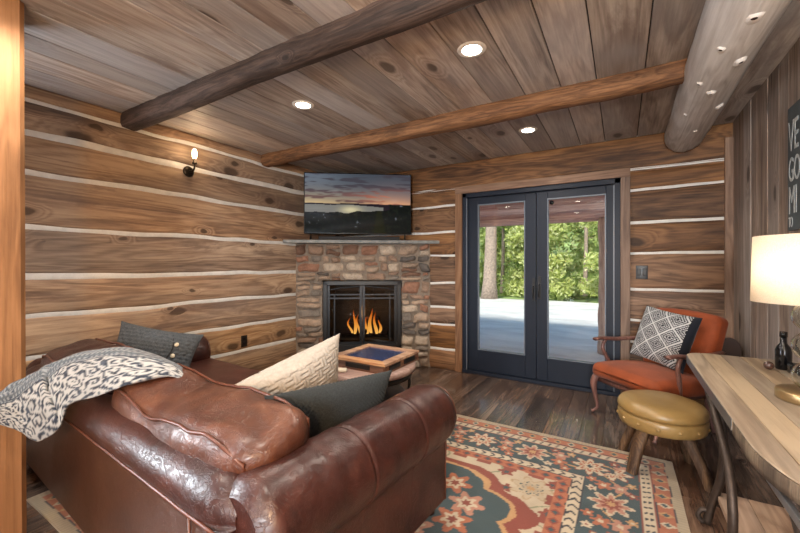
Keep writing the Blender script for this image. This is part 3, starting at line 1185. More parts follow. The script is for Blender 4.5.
fbox(fr, fx0, fx1, -0.02, 0.012, fz1 - 0.05, fz1)
fbox(fr, fx0, fx1, -0.02, 0.012, fz0, fz0 + 0.11)
fr.build('fire_screen_frame', M['black_metal'], FP, world=True, bevel=0.004)
M['door_iron'] = plain('fire_door_iron', rgb(30, 32, 36), 0.4, 0.5, vary=0.15, bump=0.05)
mid = (fx0 + fx1) / 2
for s, (d0, d1) in ((-1, (fx0 + 0.055, mid - 0.004)), (1, (mid + 0.004, fx1 - 0.055))):
    dm = MB()
    z0, z1 = fz0 + 0.115, fz1 - 0.055
    fbox(dm, d0, d0 + 0.028, -0.005, 0.02, z0, z1)
    fbox(dm, d1 - 0.028, d1, -0.005, 0.02, z0, z1)
    fbox(dm, d0, d1, -0.005, 0.018, z0, z0 + 0.03)
    fbox(dm, d0, d1, -0.005, 0.016, z1 - 0.16, z1 - 0.142)
    fbox(dm, d0, d1, -0.005, 0.016, z1 - 0.115, z1 - 0.10)
    outer = d0 if s < 0 else d1
    xin = outer - s * 0.075
    fbox(dm, min(xin, xin - s * 0.014), max(xin, xin - s * 0.014), -0.005, 0.016, z0, z1 - 0.1)
    # arched top rail
    pts = []
    for k in range(13):
        u = k / 12
        tt = d0 + 0.014 + (d1 - d0 - 0.028) * u
        c = abs(tt - mid) / (w / 2)
        pts.append(fpt(tt, 0.008, z1 - 0.012 - 0.055 * c * c))
    dm.tube(pts, 0.010, 8)
    dob = dm.build('fire_door', M['door_iron'], FP, world=True)
    gm = MB()
    fbox(gm, d0 + 0.02, d1 - 0.02, -0.004, -0.001, z0 + 0.02, z1 - 0.06)
    gm.build('glass', M['fire_glass'], dob)
    hm = MB()
    ht = mid + s * 0.022
    hm.tube([fpt(ht, 0.02, z0 + 0.05), fpt(ht, 0.045, z0 + 0.055), fpt(ht, 0.045, z0 + 0.12), fpt(ht, 0.02, z0 + 0.125)], 0.007, 8)
    hm.build('handle', M['black_metal'], dob)
for (t0, t1, z, dz, r) in ((mid - 0.27, mid + 0.06, 0.40, 0.02, 0.045), (mid - 0.08, mid + 0.30, 0.40, 0.0, 0.042), (mid - 0.17, mid + 0.2, 0.47, 0.08, 0.035)):
    lm = MB()
    lm.tube([fpt(t0, -0.17, z), fpt((t0 + t1) / 2, -0.16, z + dz), fpt(t1, -0.12, z + dz * 1.4)], [r * 0.9, r, r * 0.85], 12)
    lm.build('fire_log', M['fire_log'], FP, world=True)


def flame_mat():
    t = NT('flame')
    z = t.attr('Col', 'Fac')
    c = t.ramp(z, [(0.0, (1.0, 0.52, 0.12, 1)), (0.35, (1.0, 0.40, 0.06, 1)), (0.75, (1.0, 0.22, 0.02, 1)), (1.0, (0.7, 0.08, 0.01, 1))])
    s = t.ramp(z, [(0.0, (1, 1, 1, 1)), (0.6, (0.7, 0.7, 0.7, 1)), (1.0, (0.25, 0.25, 0.25, 1))])
    e = t.n('ShaderNodeEmission')
    t.l(c, e.inputs[0])
    t.l(t.math('MULTIPLY', s, 0.8), e.inputs[1])
    t.l(e.outputs[0], t.out.inputs[0])
    return t.m


M['flame'] = flame_mat()
for (t0, z, hh, w0, ln) in ((-0.155, 0.40, 0.20, 0.026, 0.02), (-0.10, 0.39, 0.30, 0.034, -0.01), (-0.055, 0.40, 0.24, 0.024, -0.015), (0.045, 0.39, 0.22, 0.032, 0.01),
                            (0.10, 0.40, 0.31, 0.040, 0.012), (0.155, 0.39, 0.27, 0.036, -0.012), (0.205, 0.40, 0.18, 0.030, 0.012)):
    fl = MB()
    rows, cols = [], []
    for i in range(15):
        u = i / 14
        r = 0.72 * w0 * (math.sin(min(1, u * 2.2 + 0.35) * PI * 0.5)) * (1 - u) ** 0.75 + 0.0006
        cx = t0 + ln * math.sin(u * 5 + t0 * 30) * 1.4
        ring = []
        for k in range(10):
            a = 2 * PI * k / 10
            ring.append(fpt(mid + cx + r * math.cos(a), -0.10 + 0.6 * r * math.sin(a), z + hh * u))
            cols.append((u, u, u))
        rows.append(ring)
    v = [p for r_ in rows for p in r_]
    f = []
    for i in range(14):
        for k in range(10):
            f.append((i * 10 + k, i * 10 + (k + 1) % 10, (i + 1) * 10 + (k + 1) % 10, (i + 1) * 10 + k))
    fl.add(v, f, 0, 0, True, cols)
    fl.build('flame', M['flame'], FP, world=True)
ld = bpy.data.lights.new('fire_glow', 'POINT')
ld.energy = 2.2
ld.color = (1.0, 0.45, 0.14)
ld.shadow_soft_size = 0.1
lo = bpy.data.objects.new('fire_glow', ld)
COL.objects.link(lo)
lo.parent = FP
lo.matrix_parent_inverse = FP.matrix_basis.inverted()
lo.location = fpt(mid + 0.0, -0.07, 0.66)

# ------------------------------------------------------------------ television and sound bar on the mantel
off = Vector((-0.6, 0.8, 0)) * 0.10
tA = Vector((-3.35, 2.97, 0)) + off
tE = (Vector((-1.87, 4.07, 0)) - Vector((-3.35, 2.97, 0))).normalized()
tN = Vector((tE.y, -tE.x, 0))
tang = math.atan2(tE.y, tE.x)
tw, th = 1.275, 0.725
tc = tA + tE * (0.233 + tw / 2)
TV = thing('television', 'flat screen television showing a lake sunset, standing on the fireplace mantel', 'television', (tc.x, tc.y, 1.532), tang)
m = MB()
zb = 0.075
m.rbox(tw, 0.035, th, 0.008, 2, 2, M=Matrix.Translation((0, 0.0, zb + th / 2)))
m.build('bezel', M['tv_black'], TV)
# the picture on the screen
gw, gh = 220, 124
P, cols = [], []
for i in range(gw + 1):
    row = []
    for j in range(gh + 1):
        u, v = i / gw, j / gh
        row.append(((u - 0.5) * (tw - 0.022), -0.0185, zb + 0.011 + v * (th - 0.022)))
        wv = 0.010 * nz(u * 6, 1) + 0.004 * nz(u * 23, 4) - 0.03 * max(0, u - 0.5)
        hz = 0.50 + wv
        if v > hz:
            k = (v - hz) / (1 - hz)
            warm = math.exp(-k * 4.0)
            left = math.exp(-((u - 0.02) / 0.45) ** 2)
            right = math.exp(-((u - 0.85) / 0.30) ** 2)
            c = np.array([0.13, 0.17, 0.23]) * (1 - 0.45 * k) * (1 - warm) + (np.array([0.62, 0.42, 0.16]) * left + np.array([0.75, 0.26, 0.08]) * right + np.array([0.34, 0.27, 0.20])) * warm
            c = c + np.array([0.10, 0.12, 0.15]) * math.exp(-((u - 0.05) / 0.3) ** 2 - ((k - 0.9) / 0.4) ** 2)
            cl = nz(u * 3.2 + 3, v * 17, 3.3) + 0.6 * nz(u * 11, v * 40, 1.0)
            if cl > 0.05:
                q = min(1, (cl - 0.05) * 4) * 0.85
                lit = math.exp(-((k - 0.22) / 0.2) ** 2) * (0.15 + 0.9 * right)
                cc = np.array([0.085, 0.075, 0.095]) + np.array([0.75, 0.17, 0.04]) * lit
                c = c * (1 - q) + cc * q
        else:
            top_ = hz - 0.022 - 0.10 * max(0, u - 0.42)
            shore = hz - 0.15 + 0.03 * nz(u * 9, 8) + 0.16 * max(0, u - 0.45)
            if shore < v < top_ and u < 0.74:
                g = math.exp(-((u - 0.43) / 0.09) ** 2 - ((v - hz + 0.11) / 0.06) ** 2)
                c = np.array([0.30, 0.29, 0.26]) + np.array([0.65, 0.55, 0.25]) * g + 0.04 * nz(u * 5, v * 60)
            elif v > shore and u < 0.8:
                c = np.array([0.03, 0.022, 0.03])
            else:
                t_ = nz(u * 26, v * 14, 2) + 0.6 * nz(u * 60, v * 40, 5)
                c = np.array([0.012, 0.014, 0.012]) + np.array([0.016, 0.020, 0.010]) * max(0, t_)
                tree_ = abs(u - 0.70 - 0.02 * nz(v * 30, 1)) < 0.05 * max(0, (0.46 - v) / 0.46) + 0.012 and v < 0.47
                if t_ > 0.62 and v > 0.10 and not tree_ and nz(u * 4, v * 5) > -0.05:
                    c = np.array([0.16, 0.17, 0.20])
                if tree_:
                    c = np.array([0.022, 0.024, 0.010])
        cols.append(tuple(np.clip(c, 0, 1)))
    P.append(row)
m = MB()
m.grid(P, 0, 0, False, cols, flip=False)
t = NT('tv_picture')
em = t.n('ShaderNodeEmission')
t.l(t.attr('Col', 'Color'), em.inputs[0])
em.inputs[1].default_value = 0.3
gl = t.n('ShaderNodeBsdfGlossy')
gl.inputs['Roughness'].default_value = 0.08
gl.inputs[0].default_value = (0.006, 0.006, 0.007, 1)
ad = t.n('ShaderNodeAddShader')
t.l(em.outputs[0], ad.inputs[0])
t.l(gl.outputs[0], ad.inputs[1])
t.l(ad.outputs[0], t.out.inputs[0])
m.build('screen', t.m, TV)
for s in (-1, 1):
    m = MB()
    m.tube([(s * 0.56, 0, zb + 0.02), (s * 0.56, -0.015, 0.03), (s * 0.56, -0.05, 0.008)], 0.007, 8)
    m.tube([(s * 0.56, 0, zb + 0.02), (s * 0.56, 0.02, 0.03), (s * 0.56, 0.09, 0.008)], 0.007, 8)
    m.build('stand', M['tv_black'], TV)
sb = MB()
sb.rbox(0.95, 0.055, 0.042, 0.012, 2, 3, M=Matrix.Translation((0, 0, 0.0215)))
so = sb.build('sound_bar', plain('sound_bar_cloth', rgb(30, 30, 32), 0.7, bump=0.1))
so.location = tuple(tc + tN * 0.052 + Vector((0.02, 0, 1.532)))
so.rotation_euler = (0, 0, tang)
tag(so, 'slim black sound bar lying on the mantel under the television', 'speaker')

# ------------------------------------------------------------------ rug
RX0, RX1, RY0, RY1 = -2.70, 0.272, 0.675, 2.88


def C3(*c):
    return np.array([lin(v) for v in c])


teal, orange, ivory, red, pink, beige, navy, gold = C3(50, 66, 70), C3(148, 88, 62), C3(174, 160, 138), C3(118, 58, 46), C3(156, 112, 94), C3(156, 142, 120), C3(38, 42, 50), C3(164, 128, 88)


def rosette(dx, dy, R, lobes, cols_, rot=0.0):
    r = math.hypot(dx, dy)
    th_ = math.atan2(dy, dx) + rot
    e = R * (0.78 + 0.22 * math.cos(lobes * th_))
    if r > e:
        return None
    k = r / e
    for lim, c in cols_:
        if k < lim:
            return c
    return cols_[-1][1]


def rug_col(x, y):
    dx_e = min(x - RX0, RX1 - x)
    dy_e = min(y - RY0, RY1 - y)
    d_ = min(dx_e, dy_e)
    s = y if dx_e < dy_e else x
    wob = 0.006 * nz(x * 9, y * 9, 2)
    d = d_ + wob
    if d < 0.045:
        return beige * (0.9 + 0.1 * math.sin(s * 300))
    if d < 0.125:
        q = (s % 0.085) / 0.085 - 0.5
        e = (d - 0.085) / 0.04
        if abs(e) > 0.85:
            return navy
        if abs(q) + abs(e) * 0.5 < 0.22:
            return teal
        if abs(q) * 1.4 + abs(e) * 0.45 < 0.42:
            return ivory if int(s / 0.085) % 2 else gold
        return orange
    if d < 0.19:
        e = (d - 0.125) / 0.065
        if e < 0.1 or e > 0.9:
            return red
        q = ((s + 0.35 * (e - 0.5) * 0.06) % 0.05) / 0.05
        return navy if (0.3 < q < 0.62 and 0.2 < e < 0.8 and abs(e - 0.5) > abs(q - 0.46) * 0.6) else ivory
    if d < 0.455:
        c0 = (0.19 + 0.455) / 2
        per = 0.34
        k = math.floor(s / per)
        q = s - (k + 0.5) * per
        o = d - c0
        c = teal * (0.9 + 0.25 * nz(x * 7, y * 7, 1))
        pal = [(0.2, navy), (0.42, ivory), (0.62, orange), (0.9, ivory), (1, red)] if k % 2 else [(0.25, gold), (0.5, red), (0.8, pink), (1, ivory)]
        r1 = rosette(q, o, 0.108, 8, pal)
        if r1 is not None:
            return r1
        for (ax, ay, rr, cc) in ((0.5, 0.35, 0.05, orange), (0.5, -0.4, 0.052, pink), (0.33, 0.85, 0.03, ivory), (-0.33, -0.85, 0.03, gold), (0.38, -0.9, 0.034, red), (-0.38, 0.9, 0.034, orange)):
            for sgn in (0, 1):
                bx = ax * per - sgn * (per if ax == 0.5 else 0)
                r2 = rosette(q - bx, o - ay * 0.11, rr, 5, [(0.35, ivory if cc is not ivory else red), (1, cc)], k)
                if r2 is not None:
                    return r2
                if ax != 0.5:
                    break
        if abs(o - 0.05 * math.sin(s * 18)) < 0.006:
            return gold
        return c
    if d < 0.525:
        e = (d - 0.455) / 0.07
        if e < 0.1 or e > 0.9:
            return navy
        q = ((s + 0.04 * abs(e - 0.5) * 2) % 0.06) / 0.06
        return navy if (q < 0.28 and 0.15 < e < 0.85) else ivory
    if d < 0.59:
        e = (d - 0.525) / 0.065
        q = (s % 0.07) / 0.07 - 0.5
        if abs(q) + abs(e - 0.5) < 0.24:
            return teal
        if abs(q) + abs(e - 0.5) < 0.42:
            return red
        return orange
    # field with a scalloped medallion
    cx, cy = (RX0 + RX1) / 2, (RY0 + RY1) / 2
    px, py = (x - cx) / 0.86, (y - cy) / 0.48
    r = math.hypot(px, py)
    a = math.atan2(py, px)
    e = 0.94 + 0.10 * abs(math.sin(a * 5)) + 0.04 * nz(x * 10, y * 10, 8)
    if r < e:
        k = r / e
        c = red if k > 0.9 else (gold if k > 0.86 else teal)
        for i in range(12):
            aa = i * PI / 6 + 0.2
            for rr, R in ((0.62, 0.10), (0.3, 0.08)):
                r2 = rosette(x - cx - rr * 0.86 * math.cos(aa), y - cy - rr * 0.48 * math.sin(aa), R, 6, [(0.3, red), (0.6, ivory), (1, orange if i % 2 else pink)], i)
                if r2 is not None:
                    return r2
        return c
    c = ivory * (0.93 + 0.12 * nz(x * 6, y * 6, 3))
    # corner sprays in the ivory field
    fx = abs(x - cx)
    fy = abs(y - cy)
    for (ax, ay, R, L_) in ((0.78, 0.36, 0.12, 7), (0.62, 0.46, 0.05, 5), (0.90, 0.18, 0.05, 5), (0.66, 0.30, 0.045, 5), (0.88, 0.45, 0.04, 5)):
        r2 = rosette(fx - ax, fy - ay, R, L_, [(0.22, gold), (0.5, beige), (0.56, teal), (0.9, beige * 1.12), (1, C3(150, 128, 100))] if R > 0.1 else [(0.4, teal), (1, red)], ax * 9)
        if r2 is not None:
            return r2
    if abs(math.sin(fx * 9 + 2.2 * math.sin(fy * 10))) < 0.07:
        return C3(120, 122, 96)
    if d < 0.62 and math.sin(s * 40) > -0.2:
        return red
    return c


st_ = 0.0075
nx_, ny_ = int((RX1 - RX0) / st_), int((RY1 - RY0) / st_)
P, cols = [], []
for i in range(nx_ + 1):
    row = []
    for j in range(ny_ + 1):
        xx = RX0 + (RX1 - RX0) * i / nx_
        yy = RY0 + (RY1 - RY0) * j / ny_
        row.append((xx + 0.006 * nz(yy * 3, 2), yy + 0.006 * nz(xx * 3, 9), 0.009 + 0.001 * nz(xx * 8, yy * 8)))
        cols.append(tuple(rug_col(xx, yy)))
    P.append(row)
rg = MB()
rg.grid(P, 0, 0, True, cols)
# a skirt down to the floor
edge = [P[i][0] for i in range(nx_ + 1)] + [P[nx_][j] for j in range(1, ny_ + 1)] + [P[i][ny_] for i in range(nx_ - 1, -1, -1)] + [P[0][j] for j in range(ny_ - 1, 0, -1)]
ne = len(edge)
sv = [tuple(p) for p in edge] + [(p[0], p[1], 0.0005) for p in edge]
rg.add(sv, [(i, (i + 1) % ne, ne + (i + 1) % ne, ne + i)[::-1] for i in range(ne)], 0, 0, True, [tuple(beige)] * (2 * ne))
rgo = rg.build('rug', M['rug'], loc=((RX0 + RX1) / 2, (RY0 + RY1) / 2, 0))
tag(rgo, 'large Persian style rug in teal, rust and ivory on the dark plank floor', 'rug')
RT = 0.0105

# ------------------------------------------------------------------ sofa
SO = thing('sofa', 'brown leather rolled arm sofa with loose cushions, seen from behind', 'sofa', (-0.90, 0.61, 0), math.radians(-4))
SLEN = 2.28


def wr_(p, a, s, k=0.0):
    return a * nz(p[0] * s + k, p[1] * s, p[2] * s)


m = MB()
m.rbox(SLEN + 0.02, 0.98, 0.25, 0.02, 6, 2, M=Matrix.Translation((-SLEN / 2, 0.56, 0.195)))
m.build('base', M['leather_back'], SO)
# outer back, rolled along the top
rows = []
nb = 90
for i in range(nb + 1):
    xx = 0.0 - (SLEN - 0.0) * i / nb
    endk = min(1.0, min(i, nb - i) / 5.0)
    rr = 1 - (1 - endk) ** 2 * 0.45
    ring = [(xx, 0.0, 0.075), (xx, -0.004, 0.3), (xx, -0.008, 0.50), (xx, -0.012, 0.53)]
    for k in range(13):
        a = math.radians(200 - 210 * k / 12)
        r = 0.092 * rr * (1 + 0.03 * nz(xx * 9, k * 0.6, 2))
        ring.append((xx + 0.0, 0.078 + r * 1.05 * math.cos(a), 0.548 + r * math.sin(a)))
    ring += [(xx, 0.168, 0.45), (xx, 0.168, 0.075)]
    rows.append(ring)
m = MB()
m.grid(rows, 0, 0, True)
mi_ = [0] * len(m.f)
for fi in range(len(m.f)):
    j = fi % (len(rows[0]) - 1)
    mi_[fi] = 1 if j < 3 else 0
m.mi = mi_
for row, fl in ((rows[0], True), (rows[-1], False)):
    idx = list(range(len(row)))
    m.add(row, [tuple(idx if fl else idx[::-1])], 0, 0, False)
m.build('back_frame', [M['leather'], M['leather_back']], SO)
m = MB()
m.tube([(-0.01 - (SLEN - 0.02) * i / 40, -0.016, 0.528 + 0.003 * nz(i * 0.4)) for i in range(41)], 0.0055, 6)
m.tube([(-0.165, -0.008, 0.08), (-0.165, -0.012, 0.3), (-0.165, -0.016, 0.528)], 0.004, 6)
m.build('piping', M['piping'], SO)

# arms
for xc, sg in ((0.0, 1), (-SLEN, -1)):
    rows = []
    ny = 216
    seams = (0.46, 0.80)
    for i in range(ny + 1):
        yy = 0.03 + (1.11 - 0.03) * i / ny
        fr_ = max(0.0, (yy - 1.04) / 0.07)
        sc_ = 1 - 0.17 * fr_ ** 2
        bk = max(0.0, (0.09 - yy) / 0.06)
        sc_ *= 1 - 0.3 * bk ** 2
        for s_ in seams:
            sc_ -= 0.045 * math.exp(-((yy - s_) / 0.007) ** 2) - 0.012 * math.exp(-((yy - s_) / 0.03) ** 2)
        ring = []
        base = [(-0.125, 0.075), (-0.125, 0.25), (-0.125, 0.40)]
        for (a, z) in base:
            ring.append((xc + sg * a, yy, z))
        for k in range(21):
            an = math.radians(205 - 262 * k / 20)
            r = 0.145 * sc_ * (1 + 0.035 * nz(yy * 5, k * 0.35, xc) + 0.02 * nz(yy * 22, k * 0.5, 3 + xc))
            ring.append((xc + sg * (r * math.cos(an)), yy, 0.508 + r * math.sin(an)))
        for (a, z) in ((0.066, 0.35), (0.062, 0.22), (0.062, 0.075)):
            ring.append((xc + sg * a, yy, z))
        rows.append(ring)
    m = MB()
    m.grid(rows, 0, 0, True, flip=(sg > 0))
    for row, fl in ((rows[0], sg < 0), (rows[-1], sg > 0)):
        idx = list(range(len(row)))
        m.add(row, [tuple(idx if fl else idx[::-1])], 0, 0, False)
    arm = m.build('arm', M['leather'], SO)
    m = MB()
    m.tube([(p[0], 1.113, p[2]) for p in rows[-1]], 0.005, 6)
    m.build('front_piping', M['piping'], arm)


def seat_fn(P):
    P = P.copy()
    for i in range(len(P)):
        a, b = P[i, 0] / 0.5, P[i, 1] / 0.46
        if P[i, 2] > 0:
            P[i, 2] += 0.022 * max(0, 1 - a * a) * max(0, 1 - b * b) + wr_(P[i], 0.006, 9)
    return P


for k in range(2):
    m = MB()
    m.rbox(1.0, 0.95, 0.17, 0.05, 14, 4, fn=seat_fn, M=Matrix.Translation((-0.135 - 0.505 - k * 1.005, 0.655, 0.385)))
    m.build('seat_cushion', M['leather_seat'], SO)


def back_fn(sag, narrow, seed):
    def fn(P):
        P = P.copy()
        for i in range(len(P)):
            x_, y_, z_ = P[i]
            a, b = x_ / 0.5, z_ / 0.18
            bul = max(0, 1 - a * a) * max(0, 1 - b * b)
            P[i, 1] += (0.05 if y_ > 0 else -0.035) * bul
            top = (b + 1) / 2
            P[i, 2] += -sag * math.exp(-((x_ + 0.10) / 0.22) ** 2) * top - (0.03 * max(0, a) * top if sag else 0) + 0.015 * top * (1 - abs(a))
            P[i, 0] -= narrow * (1 - top) * max(0, a)
            P[i, 0] += 0.035 * max(0, a) ** 3 * top * (1 - (y_ / 0.16) ** 2)
            w1 = 0.007 * nz(x_ * 8 + seed, y_ * 8, z_ * 8) + 0.004 * nz(x_ * 22 + seed, y_ * 22, z_ * 10)
            P[i] += np.array([0.3 * w1, w1, w1])
        return P
    return fn


BC = []
for k, (xc, sag, nar) in enumerate(((-0.545, 0.06, 0.09), (-1.70, 0.0, 0.0))):
    m = MB()
    Mx = Matrix.Translation((xc, 0.225, 0.625 - (0.03 if k == 0 else 0.045))) @ Matrix.Rotation(math.radians(12), 4, 'X')
    fn = back_fn(sag, nar, k * 7.0)
    sx = 1.05 if k == 0 else 0.98
    m.rbox(sx, 0.29, 0.33, 0.085, 22, 6, fn=fn, M=Mx)
    c = m.build('back_cushion', M['leather_cushion'] if k == 0 else M['leather'], SO)
    pm = MB()
    for sy in (-1, 1):
        hx, hy, hz_ = sx / 2, 0.145, 0.165
        q = 0.032
        loop = []
        for (ax, az, bx, bz) in ((-hx + .09, hz_ - .016, hx - .09, hz_ - .016), (hx - .03, hz_ - .05, hx - .03, -hz_ + .05), (hx - .09, -hz_ + .012, -hx + .09, -hz_ + .012), (-hx + .03, -hz_ + .05, -hx + .03, hz_ - .05)):
            for i in range(12):
                u = i / 12
                loop.append((ax + (bx - ax) * u, sy * (hy - 0.020), az + (bz - az) * u))
        Lp = fn(np.array(loop))
        Lp = [Mx @ Vector(p) for p in Lp]
        pm.tube(Lp, 0.006, 6, closed=True)
    pm.build('piping', M['piping'], c)
for (xx, yy) in ((0.0, 1.06), (0.0, 0.06), (-SLEN, 1.06), (-SLEN, 0.06)):
    m = MB()
    m.lathe([(0, RT), (0.026, RT), (0.034, 0.078), (0, 0.078)], xx, yy, 14)
    m.build('foot', M['dark_wood'], SO)

# ------------------------------------------------------------------ pillows


def pillow_mesh(w, h, t, n=56, knit=None, ear=0.10, colfn=None, backcol=None, power=2.6):
    mb = MB()
    for side in (-1, 1):
        P, cols = [], []
        for i in range(n + 1):
            row = []
            for j in range(n + 1):
                # denser towards the seam
                u = math.sin((i / n - 0.5) * PI)
                v = math.sin((j / n - 0.5) * PI)
                pin = 1 - ear * (1 - v * v) * (abs(u) ** 3)
                pin2 = 1 - ear * (1 - u * u) * (abs(v) ** 3)
                xx, zz = u * w / 2 * pin, v * h / 2 * pin2
                th_ = ((1 - abs(u) ** power) * (1 - abs(v) ** power)) ** 0.55
                y_ = side * t / 2 * th_
                y_ += 0.007 * nz(u * 2 + side, v * 2, w * 9) * th_
                if knit:
                    y_ += side * knit(xx, zz) * min(1, th_ * 2)
                row.append((xx, y_, zz))
                if colfn:
                    cols.append(tuple(colfn(xx / w + 0.5, zz / h + 0.5) if side < 0 else backcol))
            P.append(row)
        mb.grid(P, 0, 0, True, cols if colfn else None, flip=(side > 0))
    return mb


def frame_m(center, wdir, hdir):
    wv = Vector(wdir).normalized()
    hv = Vector(hdir)
    hv = (hv - wv * hv.dot(wv)).normalized()
    nv = hv.cross(wv)                 # local y: away from the face shown
    R = Matrix((wv, nv, hv)).transposed().to_4x4()
    return Matrix.Translation(center) @ R


def put(o, center, wdir, hdir):
    o.matrix_basis = frame_m(center, wdir, hdir)
    return o


def k_basket(x, z):
    c = 0.042
    i, j = math.floor(x / c), math.floor(z / c)
    if (i + j) % 2:
        return 0.008 * abs(math.sin(PI * x / c * 2))
    return 0.008 * abs(math.sin(PI * z / c * 2))


def k_rib(x, z):
    return 0.0035 * math.sin(x * 330) * math.sin(z * 330)


def k_cable(x, z):
    return 0.006 * abs(math.sin(x * 75 + 0.8 * math.sin(z * 90))) + 0.002 * math.sin(z * 250)


o = pillow_mesh(0.72, 0.43, 0.19, 180, k_basket).build('throw_pillow', M['cream_knit'])
put(o, (-1.42, 1.28, 0.59), (0.10, 0.63, 0.15), (0.24, -0.12, 0.95))
tag(o, 'cream chunky knit pillow on the sofa, behind the dark green grey pillow', 'pillow', 'pillows on the sofa')
o = pillow_mesh(0.62, 0.40, 0.17, 170, k_rib).build('throw_pillow', M['dark_knit'])
put(o, (-1.095, 1.225, 0.565), (0.19, 0.60, -0.02), (0.30, -0.05, 0.93))
tag(o, 'dark green grey knit pillow propped against the near sofa arm', 'pillow', 'pillows on the sofa')
GP = thing('throw_pillow', 'grey knit pillow with pale buttons against the far sofa arm', 'pillow', (0, 0, 0), 0, 'pillows on the sofa')
GP.matrix_basis = frame_m((-2.83, 1.36, 0.605), (0.30, 0.34, -0.11), (-0.14, -0.02, 0.27))
pillow_mesh(0.54, 0.40, 0.15, 130, k_cable).build('cover', M['grey_knit'], GP)
m = MB()
m.tube([(0.10 + 0.012 * math.sin(v * 5), -0.006 - 0.075 * ((1 - 0.1) * (1 - abs(v) ** 2.6)) ** 0.55, v * 0.17) for v in np.linspace(-0.98, 0.98, 24)], 0.005, 6)
m.build('placket_seam', plain('placket_dark', rgb(34, 32, 34), 0.9, bump=0), GP)
for v in (-0.45, 0.05, 0.52):
    m = MB()
    m.lathe([(0, -0.004), (0.013, -0.004), (0.015, 0.0), (0.013, 0.004), (0, 0.004)], seg=14)
    m.xf(Matrix.Translation((0.128, -0.012 - 0.073 * ((1 - 0.15) * (1 - abs(v) ** 2.6)) ** 0.55, v * 0.17)) @ Matrix.Rotation(PI / 2, 4, 'X'))
    m.build('button', M['button'], GP)

# ------------------------------------------------------------------ throw blanket over the sofa back
UP = [(-1.67, 1.00, 0.665), (-1.83, 0.98, 0.765), (-2.067, 0.886, 0.834), (-2.21, 0.777, 0.824), (-2.255, 0.667, 0.792), (-2.250, 0.579, 0.755), (-2.225, 0.477, 0.704), (-2.215, 0.42, 0.653)]
LO = [(-1.64, 0.97, 0.665), (-1.72, 0.89, 0.755), (-1.80, 0.76, 0.735), (-1.92, 0.70, 0.685), (-2.06, 0.655, 0.635), (-2.073, 0.622, 0.545), (-2.169, 0.585, 0.485), (-2.196, 0.53, 0.545), (-2.200, 0.46, 0.600)]
U_ = smooth_path(UP, 110)
L_ = smooth_path(LO, 110)
P, cols = [], []
nw = 64
white, slate_c, dkb, grey1, grey2 = C3(160, 161, 160), C3(62, 70, 82), C3(40, 46, 58), C3(128, 133, 137), C3(84, 91, 98)
for i in range(111):
    row = []
    t_ = i / 110
    for j in range(nw + 1):
        w_ = j / nw
        p = U_[i] * (1 - w_) + L_[i] * w_
        bul = 4 * w_ * (1 - w_)
        out_ = np.array([0.25, -0.62, 0.74])
        amp = 0.055 * (0.35 + 0.65 * math.sin(PI * min(1, t_ * 1.15 + 0.02))) + (0.03 if t_ > 0.6 else 0)
        p = p + out_ * bul * amp
        p = p + out_ * (0.012 * nz(t_ * 7, w_ * 3.5, 1) + 0.008 * nz(t_ * 3, w_ * 11, 7) + 0.006 * nz(t_ * 26, w_ * 9, 3))
        # fringe-side curl at the lower edge
        row.append(tuple(p))
        s_ = t_ * 1.25 + 0.02 * nz(t_ * 5, w_ * 5)
        if w_ < 0.40:
            q = (w_ / 0.40 * 5) % 1
            rib = math.sin(s_ * 260 + (1.5 if q < 0.5 else 0))
            c = dkb if q < 0.12 else (grey2 if q < 0.34 else (grey1 if rib > 0 else slate_c))
        else:
            wx, wy = s_ * 8.5, (w_ - 0.34) * 4.6
            f1 = nz(wx * 1.6, wy * 1.6, 3)
            gx, gy = (wx * 1.15) % 1 - 0.5, (wy * 1.15 + 0.5 * (int(wx * 1.15) % 2)) % 1 - 0.5
            r = math.hypot(gx, gy)
            an = math.atan2(gy, gx)
            sp = math.sin(an * 1.0 - r * 19 + f1 * 3)
            fl = math.sin(wx * 9 + 4 * f1) * math.sin(wy * 9 - 5 * f1)
            v_ = sp * 0.7 + fl * 0.7 + 0.3 * nz(wx * 7, wy * 7, 9)
            c = white if v_ > -0.12 else (slate_c if v_ > -0.55 else dkb)
            if w_ < 0.42:
                c = dkb
        cols.append(tuple(c))
    P.append(row)
tb = MB()
tb.grid(P, 0, 0, True, cols)
tbo = tb.build('throw_blanket', M['weave'], loc=(-2.2, 0.75, 0.7), solid=0.016)
tag(tbo, 'grey and white patterned woven throw draped over the sofa back', 'blanket')

# ------------------------------------------------------------------ coffee table with display box
CT = thing('coffee_table', 'round low coffee table with dark metal legs in front of the fireplace', 'table', (-1.82, 2.46, 0))
m = MB()
m.lathe([(0, 0.395), (0.40, 0.395), (0.43, 0.405), (0.432, 0.44), (0.42, 0.45), (0, 0.45)], seg=48)
m.build('tabletop', wood('table_top_wood', rgb(110, 70, 56), rgb(150, 108, 92), rgb(176, 138, 120), rgb(120, 84, 72), 'X', 0.4, 0.12, knots=0.1, tint=0.05), CT)
m = MB()
m.lathe([(0.36, 0.355), (0.40, 0.355), (0.40, 0.396), (0.36, 0.396), (0.36, 0.355)], seg=48)
m.build('apron', M['black_metal'], CT)
m = MB()
m.lathe([(0, 0.185), (0.34, 0.185), (0.345, 0.195), (0.34, 0.21), (0, 0.21)], seg=48)
m.build('shelf', M['slate'], CT)
for k in range(4):
    a = math.radians(20 + 90 * k)
    m = MB()
    pts = smooth_path([(0.375, 0.0, 0.37), (0.385, 0, 0.30), (0.36, 0, 0.20), (0.34, 0, 0.10), (0.37, 0, RT + 0.005)], 16)
    m.tube([(p[0] * math.cos(a), p[0] * math.sin(a), p[2]) for p in pts], 0.012, 8)
    m.build('leg', M['black_metal'], CT)
BX = thing('display_box', 'square wooden display box with blue glass top on the coffee table', 'box', (-1.715, 2.49, 0.451))
hb = 0.255
m = MB()
m.box(-hb, hb, -hb, hb, 0.0, 0.012)
